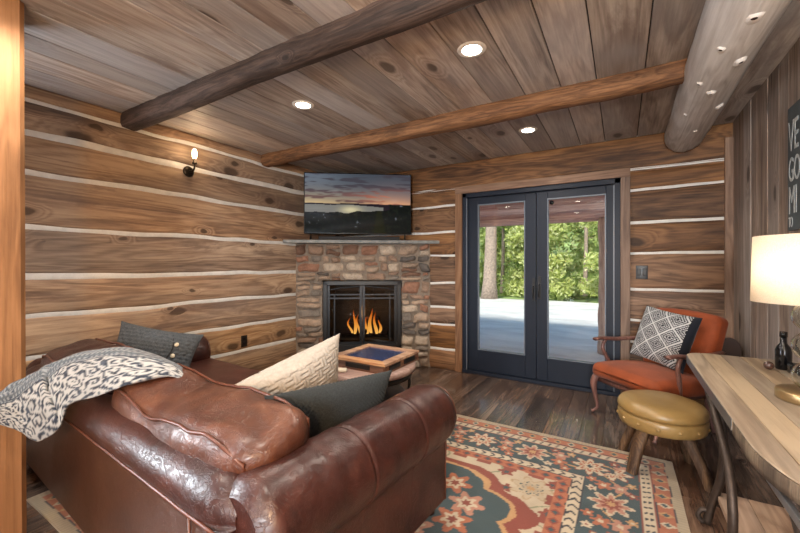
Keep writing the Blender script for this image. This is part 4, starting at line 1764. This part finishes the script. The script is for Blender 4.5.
m.box(-hb, -hb + 0.018, -hb, hb, 0.012, 0.06)
m.box(hb - 0.018, hb, -hb, hb, 0.012, 0.06)
m.box(-hb + 0.018, hb - 0.018, -hb, -hb + 0.018, 0.012, 0.06)
m.box(-hb + 0.018, hb - 0.018, hb - 0.018, hb, 0.012, 0.06)
m.build('case', wood('case_wood', rgb(60, 36, 24), rgb(96, 58, 36), rgb(130, 84, 54), rgb(60, 36, 24), 'X', 0.45, 0.1, knots=0, tint=0.05), BX)
m = MB()
fw = 0.07
for a in range(4):
    q = MB()
    q.add([(-hb - 0.006, -hb - 0.006, 0.06), (hb + 0.006, -hb - 0.006, 0.06), (hb - fw, -hb + fw, 0.06), (-hb + fw, -hb + fw, 0.06),
           (-hb - 0.006, -hb - 0.006, 0.078), (hb + 0.006, -hb - 0.006, 0.078), (hb - fw, -hb + fw, 0.078), (-hb + fw, -hb + fw, 0.078)],
          [(3, 2, 1, 0), (4, 5, 6, 7), (0, 1, 5, 4), (1, 2, 6, 5), (2, 3, 7, 6), (3, 0, 4, 7)], 0, random.random(), False)
    q.xf(Matrix.Rotation(a * PI / 2, 4, 'Z'))
    m.add(q.v, q.f, 0, random.random(), False)
m.build('lid_frame', M['cherry'], BX)
m = MB()
m.box(-hb + fw, hb - fw, -hb + fw, hb - fw, 0.062, 0.070)
m.build('lid_glass', plain('blue_glass', rgb(44, 56, 92), 0.12, vary=0.35, scale=7, bump=0, coat=0.5), BX)
for (yy, ln) in ((-0.12, 0.15), (0.10, 0.17)):
    m = MB()
    m.box(hb, hb + 0.006, yy - ln / 2, yy + ln / 2, 0.018, 0.052)
    m.build('drawer_front', M['black_metal'], BX)
m = MB()
m.box(-0.1, 0.12, -hb - 0.006, -hb, 0.018, 0.05)
m.build('drawer_front', M['black_metal'], BX)
m = MB()
m.rbox(0.11, 0.06, 0.025, 0.012, 3, 3, M=Matrix.Translation((0, 0, 0.0125)))
o = m.build('soap_dish', M['ceramic'])
o.location = (-1.80, 2.14, 0.4505)
o.rotation_euler = (0, 0, 0.5)
o.name = 'small_dish'
tag(o, 'small pale dish on the coffee table in front of the display box', 'dish')

# ------------------------------------------------------------------ armchair
AC = thing('armchair', 'orange upholstered armchair with curved mahogany arms and legs by the glass door', 'chair', (0.185, 3.515, 0), math.radians(-45))


def seat_shape(P):
    P = P.copy()
    for i in range(len(P)):
        a, b = P[i, 0] / 0.305, P[i, 1] / 0.28
        if P[i, 2] > 0:
            P[i, 2] += 0.035 * max(0, 1 - a * a) * max(0, 1 - b * b) - 0.012 * max(0, -b) ** 3
        P[i, 0] *= 1 - 0.08 * max(0, b)
        P[i, 1] -= 0.03 * (1 - a * a) * max(0, -b)
        if P[i, 2] < 0:
            P[i, 2] += 0.018 * (1 - a * a) * max(0, -b)
    return P


m = MB()
m.rbox(0.62, 0.56, 0.13, 0.05, 12, 5, fn=seat_shape, M=Matrix.Translation((0, 0, 0.355)) @ Matrix.Rotation(math.radians(-3), 4, 'X'))
m.build('seat', M['orange_fabric'], AC)


def back_shape(P):
    P = P.copy()
    for i in range(len(P)):
        a, b = P[i, 0] / 0.28, P[i, 2] / 0.25
        P[i, 2] += 0.02 * (1 - a * a) * max(0, b)
        P[i, 0] *= 1 + 0.06 * b
        P[i, 1] += -0.025 * (1 - a * a) if P[i, 1] < 0 else 0.03 * a * a
    return P


m = MB()
m.rbox(0.56, 0.10, 0.50, 0.045, 12, 5, fn=back_shape, M=Matrix.Translation((0, 0.30, 0.615)) @ Matrix.Rotation(math.radians(-14), 4, 'X'))
m.build('backrest', M['orange_fabric'], AC)
m = MB()
for s in (-1, 1):
    m.tube([(s * 0.27, -0.22, 0.285), (s * 0.255, 0.25, 0.285)], 0.016, 8, squash=(1, 1.3))
m.tube([(-0.27, -0.23, 0.285), (0, -0.255, 0.295), (0.27, -0.23, 0.285)], 0.016, 8, squash=(1, 1.3))
m.tube([(-0.255, 0.25, 0.285), (0.255, 0.25, 0.285)], 0.016, 8)
m.build('seat_frame', M['chair_wood'], AC)
for s in (-1, 1):
    m = MB()
    m.tube(smooth_path([(s * 0.27, -0.235, 0.335), (s * 0.290, -0.262, 0.26), (s * 0.282, -0.255, 0.15), (s * 0.272, -0.242, 0.06), (s * 0.285, -0.268, 0.022), (s * 0.293, -0.282, 0.014)], 26),
           [0.026 + 0.006 * math.sin(min(1, i / 10) * PI) - 0.017 * min(1, i / 20) + (0.006 * max(0, (i - 21) / 5)) for i in range(27)], 10)
    m.build('leg', M['chair_wood'], AC)
    m = MB()
    m.tube(smooth_path([(s * 0.245, 0.25, 0.30), (s * 0.247, 0.275, 0.15), (s * 0.25, 0.32, 0.004)], 12), [0.022 - 0.0007 * i for i in range(13)], 10)
    m.build('leg', M['chair_wood'], AC)
    m = MB()
    m.tube(smooth_path([(s * 0.295, 0.335, 0.605), (s * 0.325, 0.18, 0.600), (s * 0.335, 0.0, 0.598), (s * 0.335, -0.14, 0.612), (s * 0.33, -0.215, 0.606)], 22),
           [0.013 + 0.007 * math.sin(i / 22 * PI) + (0.004 if i > 19 else 0) for i in range(23)], 10, squash=(1.5, 0.8))
    m.tube(smooth_path([(s * 0.335, -0.10, 0.605), (s * 0.335, -0.13, 0.53), (s * 0.315, -0.09, 0.42), (s * 0.295, -0.06, 0.31)], 16), 0.015, 10)
    m.build('arm', M['chair_wood'], AC)


def diamonds(u, v):
    nb_, wb_ = C3(22, 25, 34), C3(186, 188, 190)
    if u > 0.90:
        return nb_
    if u < 0.02 or v < 0.02 or v > 0.98:
        return nb_
    fx, fy = (u / 0.90 * 2.5), v * 2.9
    a, b = fx - fy, fx + fy
    da, db = abs(a % 1 - 0.5), abs(b % 1 - 0.5)
    dia = 0.5 - max(da, db)             # 0 on the lattice lines
    if dia < 0.055:
        return wb_
    if dia < 0.11:
        return nb_
    k = (dia - 0.11) / 0.39
    ring = (k * 3.1) % 1
    if k > 0.8:
        return nb_
    if ring < 0.52:
        # broken bars
        t1 = (a * 9) % 1 if da < db else (b * 9) % 1
        return wb_ if t1 < 0.72 else nb_
    return nb_


o = pillow_mesh(0.47, 0.44, 0.15, 150, None, 0.06, diamonds, C3(24, 28, 44)).build('accent_pillow', M['weave'])
th45 = math.radians(-45)


def ac_pt(x, y, z):
    c, s = math.cos(th45), math.sin(th45)
    return Vector((0.185 + x * c - y * s, 3.515 + x * s + y * c, z))


put(o, ac_pt(-0.015, 0.155, 0.665), ac_pt(1, 0, -0.10) - ac_pt(0, 0, 0), ac_pt(0.10, 0.30, 0.92) - ac_pt(0, 0, 0))
tag(o, 'black and white diamond patterned pillow on the orange armchair', 'pillow')

# ------------------------------------------------------------------ stool
STL = thing('stool', 'round mustard leather stool on four splayed rough wood legs', 'stool', (0.205, 2.77, 0))
m = MB()
m.lathe([(0, 0.352), (0.211, 0.352), (0.227, 0.358), (0.232, 0.372), (0.228, 0.392), (0.213, 0.410), (0.18, 0.422), (0.12, 0.429), (0, 0.432)], seg=56)
m.build('seat', M['mustard'], STL)
m = MB()
m.lathe([(0, 0.268), (0.203, 0.268), (0.221, 0.276), (0.229, 0.300), (0.229, 0.336), (0.223, 0.348), (0.213, 0.353), (0, 0.353)], seg=56)
band = m.build('seat_band', M['mustard'], STL)
for k in range(14):
    a = 2 * PI * k / 14 + 0.1
    m = MB()
    m.lathe([(0.011, 0.0), (0.009, 0.005), (0.004, 0.008), (0, 0.0085)], seg=10)
    m.xf(Matrix.Rotation(a, 4, 'Z') @ Matrix.Translation((0.229, 0, 0.312)) @ Matrix.Rotation(PI / 2, 4, 'Y'))
    m.build('stud', M['mustard'], band)
for k, (fx, fy) in enumerate(((-0.155, -0.17), (0.215, -0.135), (-0.205, 0.14), (0.165, 0.165))):
    onrug = (0.205 + fx < RX1 and 2.77 + fy < RY1)
    zb_ = RT if onrug else 0.002
    a = math.atan2(fy, fx)
    L = math.hypot(fx, fy)
    m = MB()
    rows = []
    for i in range(13):
        u = i / 12
        r = 0.135 + (L - 0.135) * (u ** 1.15) + 0.012 * math.sin(u * PI)
        z = 0.268 + (zb_ - 0.268) * u
        wv, tv = 0.032 - 0.006 * u, 0.020 - 0.004 * u
        ring = []
        for (p, q) in ((-1, -1), (-1.06, 0), (-1, 1), (0, 1.08), (1, 1), (1.06, 0), (1, -1), (0, -1.08)):
            j = 0.002 * nz(z * 40, p * 3 + k, q * 3)
            ring.append((r + q * tv + j, p * wv + j, z))
        rows.append(ring + [ring[0]])
    m.grid(rows, 0, random.random(), True)
    m.add(rows[-1][:-1], [tuple(range(8))[::-1]], 0, 0.5, False)
    m.xf(Matrix.Rotation(a, 4, 'Z'))
    m.build('leg', M['stool_wood'], STL)

# ------------------------------------------------------------------ console table
CN = thing('console_table', 'console table with pale wood top and curved iron legs along the plank wall', 'table', (0.54, 1.9, 0))


def top_outline(inset=0.0):
    x0, x1, y0, y1 = 0.300 + inset, 0.775 - inset * 0.2, 1.02 + inset, 2.615 - inset
    pts = []
    # far rounded corner on the room side
    r = 0.10
    for k in range(9):
        a = PI - (PI / 2) * k / 8
        pts.append((x0 + r + r * math.cos(a), y1 - r + r * math.sin(a)))
    pts.append((x1, y1))
    pts.append((x1, y0))
    for k in range(13):
        a = -PI / 2 - (PI / 2) * k / 12
        pts.append((x0 + 0.22 + 0.22 * math.cos(a), y0 + 0.36 + 0.36 * math.sin(a)))
    return pts[::-1]


# wood top made of long boards
ol = top_outline()


def clip_strip(poly, a, b):
    def cl(pl, f_in, inter):
        o_ = []
        for i in range(len(pl)):
            p, q = pl[i], pl[(i + 1) % len(pl)]
            if f_in(p):
                o_.append(p)
            if f_in(p) != f_in(q):
                o_.append(inter(p, q))
        return o_

    def mk(c):
        return lambda p, q: (c, p[1] + (q[1] - p[1]) * (c - p[0]) / (q[0] - p[0]))
    r1 = cl(poly, lambda p: p[0] >= a, mk(a))
    return cl(r1, lambda p: p[0] <= b, mk(b))


m = MB()
xs = [0.29, 0.372, 0.455, 0.535, 0.615, 0.70, 0.79]
for a, b in zip(xs[:-1], xs[1:]):
    pl = clip_strip(ol, a + 0.0008, b - 0.0008)
    if len(pl) > 2:
        m.prism(pl, 0.722, 0.760, 0, random.random())
m.build('tabletop', M['table_top'], CN, world=True, bevel=0.003)
m = MB()
x0, x1, y0, y1 = 0.304, 0.77, 1.04, 2.60
x0 = 0.33
m.box(x0, x0 + 0.012, 1.05, 2.50, 0.672, 0.694)
m.box(x0 + 0.04, x1, 2.56, 2.572, 0.672, 0.694)
m.box(x1 - 0.012, x1, 1.05, y1 - .028, 0.672, 0.694)
m.box(x0, x1, 1.05, 1.062, 0.672, 0.694)
for (px_, py_) in ((0.345, 2.28), (0.72, 2.28), (0.345, 1.34), (0.72, 1.34)):
    m.box(px_ - 0.02, px_ + 0.02, py_ - 0.02, py_ + 0.02, 0.69, 0.7225)
m.build('steel_frame', M['steel'], CN, world=True, bevel=0.002)
# steel strip along the room-side edge of the top
m = MB()
m.add([(0.2985, 1.56, 0.719), (0.2985, 2.515, 0.719), (0.2985, 2.515, 0.757), (0.2985, 1.56, 0.757),
       (0.3005, 1.56, 0.719), (0.3005, 2.515, 0.719), (0.3005, 2.515, 0.757), (0.3005, 1.56, 0.757)],
      [(0, 1, 2, 3)[::-1], (4, 5, 6, 7), (0, 4, 5, 1)[::-1], (3, 2, 6, 7)[::-1], (0, 3, 7, 4)[::-1], (1, 5, 6, 2)[::-1]], 0, 0, False)
m.build('edge_band', M['steel'], CN, world=True)
m = MB()
rows = []
for k in range(17):
    a = -PI / 2 - (PI / 2) * k / 16
    rows.append([(0.52 + (0.22 + o_) * math.cos(a), 1.38 + (0.36 + o_) * math.sin(a), z) for (o_, z) in ((0.0005, 0.7225), (0.0005, 0.757), (0.004, 0.754), (0.005, 0.73), (0.003, 0.712), (-0.02, 0.712), (-0.02, 0.7215), (0.0005, 0.7215))])
rows.append([(p[0] - 0.0, 1.56, p[2]) for p in rows[-1]])
rows[-1] = [(0.3003 + max(0, p[0] - 0.3), p[1], p[2]) for p in rows[-1]]
m.grid(rows, 0, 0.4)
m.build('edge_trim', M['live_edge'], CN, world=True)
for yy, sgn in ((2.28, -1), (1.34, 1)):
    for (xa, s) in ((0.36, 1), (0.72, -1)):
        m = MB()
        m.tube(smooth_path([(xa, yy, 0.70), (xa + s * 0.034, yy, 0.58), (xa + s * 0.046, yy, 0.47), (xa + s * 0.050, yy, 0.34), (xa + s * 0.036, yy, 0.22), (xa + s * 0.005, yy, 0.10), (xa - s * 0.012, yy, 0.012)], 26), 0.018, 10)
        m.build('leg', M['iron'], CN, world=True)
        m = MB()
        m.tube(smooth_path([(xa - s * 0.012, yy, 0.03), (xa - s * 0.03, yy, 0.015), (xa - s * 0.045, yy, 0.04), (xa - s * 0.03, yy, 0.07), (xa + s * 0.0, yy, 0.075)], 18), 0.011, 8)
        m.build('scroll', M['iron'], CN, world=True)
    for (xa) in ((0.345, 0.735) if sgn < 0 else ()):
        m = MB()
        m.tube(smooth_path([(xa, yy + sgn * 0.0, 0.692), (xa + 0.005, yy + sgn * 0.16, 0.60), (xa + 0.02, yy + sgn * 0.32, 0.45), (xa + 0.02, yy + sgn * 0.40, 0.30), (xa + 0.015, yy + sgn * 0.405, 0.165)], 24), 0.0165, 10)
        m.build('brace', M['iron'], CN, world=True)
m = MB()
for a, b in ((0.387, 0.50), (0.502, 0.62), (0.622, 0.70)):
    m.box(a, b, 1.30, 2.31, 0.135, 0.160)
m.build('shelf', M['shelf_wood'], CN, world=True, bevel=0.002)
for yy in (2.28, 1.34):
    m = MB()
    m.tube([(0.37, yy, 0.123), (0.72, yy, 0.123)], 0.011, 8)
    m.build('shelf_rail', M['iron'], CN, world=True)

# ------------------------------------------------------------------ table lamp
LX, LY = 0.580, 1.885
LP = thing('table_lamp', 'lit table lamp with stacked clear glass balls and cream drum shade', 'lamp', (LX, LY, 0.7605))
m = MB()
m.lathe([(0, 0), (0.092, 0), (0.095, 0.003), (0.095, 0.030), (0.092, 0.034), (0.0, 0.034)], seg=48)
m.build('lamp_base', M['brass'], LP)
for k in range(3):
    m = MB()
    zc = 0.034 + 0.054 + k * 0.107
    m.lathe([(0.054 * math.sin(PI * i / 20) if 0 < i < 20 else 0.0, zc - 0.054 * math.cos(PI * i / 20)) for i in range(21)], seg=36)
    # hollow blown glass
    m.lathe([(0.0505 * math.sin(PI * i / 20) if 0 < i < 20 else 0.0, zc + 0.0505 * math.cos(PI * i / 20)) for i in range(21)], seg=36)
    m.build('glass_ball', M['clear_glass'], LP)
m = MB()
m.lathe([(0.0, 0.355), (0.016, 0.355), (0.016, 0.395), (0.0, 0.395)], seg=16)
m.tube([(0, 0, 0.39), (0, 0, 0.44)], 0.008, 8)
m.build('socket', M['brass'], LP)


def shade_mat():
    t = NT('lamp_shade_cloth')
    P = t.obj()
    n = t.noise(P, 260.0, 2.0)
    c = t.ramp(n, [(0.3, rgb(238, 226, 206)), (0.7, rgb(248, 240, 226))])
    df = t.n('ShaderNodeBsdfDiffuse')
    tl = t.n('ShaderNodeBsdfTranslucent')
    t.l(c, df.inputs[0])
    t.l(c, tl.inputs[0])
    mx = t.n('ShaderNodeMixShader')
    mx.inputs[0].default_value = 0.5
    t.l(df.outputs[0], mx.inputs[1])
    t.l(tl.outputs[0], mx.inputs[2])
    t.l(mx.outputs[0], t.out.inputs[0])
    return t.m


m = MB()
m.lathe([(0.160, 0.35), (0.154, 0.592)], seg=56)
m.build('lamp_shade', shade_mat(), LP, solid=0.002)
m = MB()
m.lathe([(0.020 * math.sin(PI * i / 10) if 0 < i < 10 else 0.0, 0.47 - 0.03 * math.cos(PI * i / 10)) for i in range(11)], seg=16)
m.build('bulb', emit('bulb_glow', (1.0, 0.84, 0.64, 1), 5.0), LP)
ld = bpy.data.lights.new('table_lamp_light', 'POINT')
ld.energy = 2.3
ld.color = (1.0, 0.86, 0.70)
ld.shadow_soft_size = 0.09
lo = bpy.data.objects.new('table_lamp_light', ld)
COL.objects.link(lo)
lo.parent = LP
lo.location = (0, 0, 0.47)

# small dark things beside the lamp
bt = thing('bottle', 'small black glass bottle on the console table by the plank wall', 'bottle', (0.645, 2.40, 0.7605))
m = MB()
m.lathe([(0, 0), (0.026, 0), (0.029, 0.005), (0.029, 0.085), (0.024, 0.105), (0.012, 0.122), (0.011, 0.150), (0, 0.150)], seg=24)
m.build('body', M['black_gloss'], bt)
m = MB()
m.lathe([(0, 0.151), (0.014, 0.151), (0.014, 0.175), (0, 0.175)], seg=16)
m.build('stopper', M['black_gloss'], bt)
m = MB()
m.lathe([(0.019 * math.sin(PI * i / 12) if 0 < i < 12 else 0.0, 0.019 - 0.019 * math.cos(PI * i / 12)) for i in range(13)], seg=20)
o = m.build('glass_ball', plain('dark_marble', rgb(70, 50, 46), 0.1, vary=0.5, scale=40, bump=0, coat=0.6))
o.location = (0.585, 2.36, 0.7605)
tag(o, 'small dark round ball on the console table at the foot of the bottle', 'ornament')
m = MB()
m.rbox(0.05, 0.07, 0.05, 0.012, 3, 3, M=Matrix.Translation((0, 0, 0.025)))
o = m.build('trinket_box', M['black_gloss'])
o.location = (0.66, 2.30, 0.7605)
tag(o, 'small black box on the console table between bottle and lamp', 'box')

# ------------------------------------------------------------------ chalk sign on the plank wall
SG = thing('wall_sign', 'grey chalkboard sign with white hand lettering on the plank wall', 'sign', (0.772, 2.58, 1.43))
m = MB()
m.box(0.765, 0.783, 2.20, 2.785, 1.427, 2.08)
m.build('board', M['board_black'], SG, world=True, bevel=0.002)
for txt, z, hgt, yy in (('VE', 1.845, 0.165, 2.775), ('GO', 1.685, 0.13, 2.772), ('MI', 1.515, 0.15, 2.772), ('TO', 1.445, 0.055, 2.772)):
    cu = bpy.data.curves.new('lettering', 'FONT')
    cu.body = txt
    cu.size = hgt / 0.72
    cu.extrude = 0.0008
    cu.space_character = 0.95
    tmp = bpy.data.objects.new('lettering_curve', cu)
    COL.objects.link(tmp)
    bpy.context.view_layer.update()
    me = bpy.data.meshes.new_from_object(tmp)
    bpy.data.objects.remove(tmp)
    ob = bpy.data.objects.new('lettering', me)
    COL.objects.link(ob)
    me.materials.clear()
    me.materials.append(M['chalk'])
    ob.parent = SG
    ob.matrix_parent_inverse = SG.matrix_basis.inverted()
    # reads from the far end towards the camera, facing -x
    R = Matrix(((0, 0, -1), (-1, 0, 0), (0, 1, 0))).to_4x4()
    ob.matrix_basis = Matrix.Translation((0.7640, yy, z)) @ R @ Matrix.Diagonal((0.55, 1, 1, 1))

# ------------------------------------------------------------------ sconce, outlet, switch
SN = thing('wall_sconce', 'lit bronze wall sconce with bare bulb on the left log wall', 'wall lamp', (XL, 1.895, 2.08))
m = MB()
m.lathe([(0, 0), (0.048, 0), (0.048, 0.008), (0.038, 0.016), (0.02, 0.02), (0, 0.02)], seg=28)
m.xf(Matrix.Translation((0.004, 0, 0)) @ Matrix.Rotation(PI / 2, 4, 'Y'))
m.build('back_plate', M['bronze'], SN)
m = MB()
m.tube(smooth_path([(0.02, 0, 0), (0.07, 0.0, -0.005), (0.10, 0.0, 0.02), (0.102, 0.0, 0.06)], 14), 0.008, 8)
m.lathe([(0, 0.05), (0.016, 0.05), (0.022, 0.06), (0.022, 0.066), (0.015, 0.07), (0.015, 0.10), (0.0, 0.10)], 0.102, 0, 16)
m.build('arm', M['bronze'], SN)
m = MB()
m.lathe([(0.0, 0.10), (0.012, 0.10), (0.019, 0.12), (0.021, 0.15), (0.018, 0.175), (0.008, 0.188), (0, 0.19)], 0.102, 0, 20)
m.build('bulb', emit('sconce_bulb', (1.0, 0.72, 0.42, 1), 6.0), SN)
ld = bpy.data.lights.new('sconce_light', 'POINT')
ld.energy = 1.2
ld.color = (1.0, 0.68, 0.4)
ld.shadow_soft_size = 0.03
lo = bpy.data.objects.new('sconce_light', ld)
COL.objects.link(lo)
lo.parent = SN
lo.location = (0.15, 0, 0.15)

WO = thing('wall_outlet', 'dark brown outlet plate low on the left log wall', 'outlet', (XL + 0.006, 2.47, 0.455))
m = MB()
m.rbox(0.008, 0.072, 0.118, 0.003, 2, 2)
m.build('plate', M['outlet'], WO)
for z in (-0.024, 0.024):
    m = MB()
    m.rbox(0.006, 0.034, 0.03, 0.002, 2, 2, M=Matrix.Translation((0.003, 0, z)))
    m.build('socket', M['tv_black'], WO)
SW = thing('light_switch', 'dark switch plate on the log wall beside the glass doors', 'switch', (0.155, YB - 0.006, 1.175))
m = MB()
m.rbox(0.092, 0.008, 0.125, 0.003, 2, 2)
m.build('plate', M['switch'], SW)
for x in (-0.023, 0.023):
    m = MB()
    m.rbox(0.03, 0.008, 0.066, 0.003, 2, 2, M=Matrix.Translation((x, -0.003, 0)))
    m.build('rocker', M['black_metal'], SW)

# dark rounded panel in the corner
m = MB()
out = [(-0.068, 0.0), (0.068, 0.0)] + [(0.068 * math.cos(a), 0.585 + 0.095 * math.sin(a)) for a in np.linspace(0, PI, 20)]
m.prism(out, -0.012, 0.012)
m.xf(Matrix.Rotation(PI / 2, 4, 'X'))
o = m.build('corner_panel', M['maroon'], bevel=0.004)
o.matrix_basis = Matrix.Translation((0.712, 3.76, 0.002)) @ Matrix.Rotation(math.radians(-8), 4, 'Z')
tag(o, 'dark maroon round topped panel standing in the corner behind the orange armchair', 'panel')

# ------------------------------------------------------------------ outside
gm = MB()
P = []
for i in range(61):
    row = []
    for j in range(51):
        xx = -16 + 24 * i / 60
        yy = YB + 0.14 + (13.6 - YB) * j / 50
        row.append((xx, yy, -0.02 + 0.06 * (nz(xx * 0.5, yy * 0.5) * min(1, (yy - 4.3) / 2) if yy > 4.3 else 0)))
    P.append(row)
gm.grid(P, 0, 0)
gm.build('ground_snow', M['snow'], kind='structure')
hm = MB()
P = []
for i in range(41):
    row = []
    for j in range(21):
        xx = -40 + 60 * i / 40
        v = j / 20
        row.append((xx, 13.6 + 18 * v, -0.1 - 0.6 * math.sin(v * 2) + 9 * max(0, v - 0.35) + 0.4 * nz(xx * 0.4, v * 5)))
    P.append(row)
hm.grid(P, 0, 0)
hm.build('hill', M['hill'], kind='structure')

# porch roof
PR = thing('porch_roof', 'sloping red brown board roof of the porch outside the glass doors', 'roof', (-1, 5.2, 2.3))
m = MB()
ns = 9
for k in range(ns):
    ya, yb = 4.26 + (6.25 - 4.26) * k / ns, 4.26 + (6.25 - 4.26) * (k + 1) / ns - 0.008
    za, zb_ = 2.42 - (ya - 4.26) * 0.27, 2.42 - (yb - 4.26) * 0.27
    x = -6.0
    while x < 3.0:
        x1 = x + random.uniform(1.2, 2.6)
        v = [(x, ya, za), (x1 - 0.006, ya, za), (x1 - 0.006, yb, zb_), (x, yb, zb_), (x, ya, za + 0.03), (x1 - 0.006, ya, za + 0.03), (x1 - 0.006, yb, zb_ + 0.03), (x, yb, zb_ + 0.03)]
        m.add(v, [(0, 1, 2, 3)[::-1], (4, 5, 6, 7), (0, 1, 5, 4), (1, 2, 6, 5), (2, 3, 7, 6), (3, 0, 4, 7)], 0, random.random(), False)
        x = x1
m.build('soffit', M['cedar'], PR, world=True)
m = MB()
m.tube([(-6 + 9 * i / 30, 6.05 + 0.02 * nz(i * 0.5), 1.975 + 0.02 * nz(i * 0.4, 3)) for i in range(31)], [0.10 + 0.008 * nz(i * 0.8, 5) for i in range(31)], 14)
m.build('eave_log', M['cedar'], PR, world=True)
m = MB()
pts = [(-0.165 + 0.02 * nz(i * 0.3, 3), 6.02, -0.02 + 1.92 * i / 20) for i in range(21)]
m.tube(pts, [0.125 * (1 + 0.12 * nz(i * 0.45, 1) + (0.12 * (1 - i / 5) if i < 5 else 0)) for i in range(21)], 16)
o = m.build('porch_post', M['porch_log'], loc=(-0.165, 6.02, 0))
tag(o, 'reddish peeled log post holding the porch roof outside the right glass pane', 'post', kind='thing')


def leaf_cloud(mb, c, rad, n, size, rng):
    c = np.array(c)
    for _ in range(n):
        d_ = rng.normal(size=3)
        d_ /= np.linalg.norm(d_)
        p = c + d_ * np.array(rad) * rng.random() ** 0.45
        s = size * rng.uniform(0.6, 1.5)
        a = rng.normal(size=3)
        a /= np.linalg.norm(a)
        b = np.cross(a, rng.normal(size=3))
        b /= np.linalg.norm(b)
        cn = np.cross(a, b) * 0.15 * s
        mb.add([p - a * s, p + b * s * 0.45 + cn, p + a * s, p - b * s * 0.45 + cn], [(0, 1, 2, 3)], 0, float(rng.random()), False)


def tree(label, x, y, h, rad, lean, mat, n, trunk_r, crown_z0, boughs=10, size=0.11, group='trees beyond the snow'):
    t = thing('tree', label, 'tree', (x, y, -0.05), 0, group)
    rng = np.random.default_rng(int(abs(x * 100) + y * 10))
    m = MB()
    pts = [(lean * u * h + 0.05 * math.sin(u * 5), 0, u * h) for u in np.linspace(0, 1, 14)]
    m.tube(pts, [trunk_r * (1 - 0.7 * u) + (0.06 * trunk_r / 0.2) * max(0, 1 - u * 12) for u in np.linspace(0, 1, 14)], 12)
    bl = []
    for k in range(boughs):
        u = rng.uniform(crown_z0, 0.95)
        a = rng.uniform(0, 2 * PI)
        L = rad * (1.1 - 0.6 * u) * rng.uniform(0.7, 1.1)
        s = np.array([lean * u * h, 0, u * h])
        e = s + np.array([math.cos(a) * L, math.sin(a) * L, -0.15 * L + 0.2])
        m.tube([s, (s + e) / 2 + np.array([0, 0, 0.08]), e], [trunk_r * 0.18, trunk_r * 0.12, trunk_r * 0.05], 6)
        bl.append((s, e))
    m.build('trunk', M['bark'], t)
    f = MB()
    for (s, e) in bl:
        for q in (0.45, 0.72, 1.0):
            c = s + (e - s) * q
            leaf_cloud(f, c, (0.42 * rad * 0.6, 0.42 * rad * 0.6, 0.34), n // (boughs * 3), size, rng)
    f.build('foliage', mat, t)
    return t


tree('tall conifer with thick bare trunk standing beyond the snow, behind the left glass pane', -4.16, 13.3, 9.0, 2.0, 0.012, M['leaf_a'], 2400, 0.25, 0.34, 12)
for k, (x, y, h, rad, mat, lab) in enumerate((
        (-6.4, 14.4, 6.0, 1.05, 'leaf_a', 'yellow green leafy tree standing left of the thick bare trunk'),
        (-4.6, 16.6, 7.0, 1.2, 'leaf_b', 'mid green leafy tree right behind the thick bare trunk'),
        (-2.75, 14.5, 5.6, 1.05, 'leaf_a', 'yellow green leafy tree just right of the thick bare trunk'),
        (-1.3, 16.8, 7.0, 1.2, 'leaf_b', 'mid green leafy tree in the middle of the right glass pane'),
        (-0.4, 14.3, 5.8, 1.05, 'leaf_a', 'yellow green leafy tree near the porch post'),
        (1.8, 16.0, 6.4, 1.2, 'leaf_b', 'mid green leafy tree hidden behind the porch post and door frame'),
        (-8.2, 17.0, 7.0, 1.2, 'leaf_b', 'mid green leafy tree at the left edge of the left glass pane'))):
    tree(lab, x, y, h, rad, 0.0, M[mat], 7200, 0.09, 0.04, 24, 0.085)

um = MB()
urng = np.random.default_rng(5)
for _ in range(430):
    yy = urng.uniform(19.2, 22.0)
    xx = urng.uniform(-0.56, 0.05) * yy
    zz = urng.uniform(-0.4, 4.6)
    leaf_cloud(um, (xx, yy, zz), (0.8, 0.5, 0.5), 42, 0.15, urng)
uo = um.build('foliage', leaf_mat('leaf_pale', rgb(150, 166, 92), rgb(196, 208, 132), rgb(226, 232, 176)), loc=(-4, 16, 0))
tag(uo, 'pale green sunlit forest foliage filling the view behind the trees', 'foliage', kind='stuff')
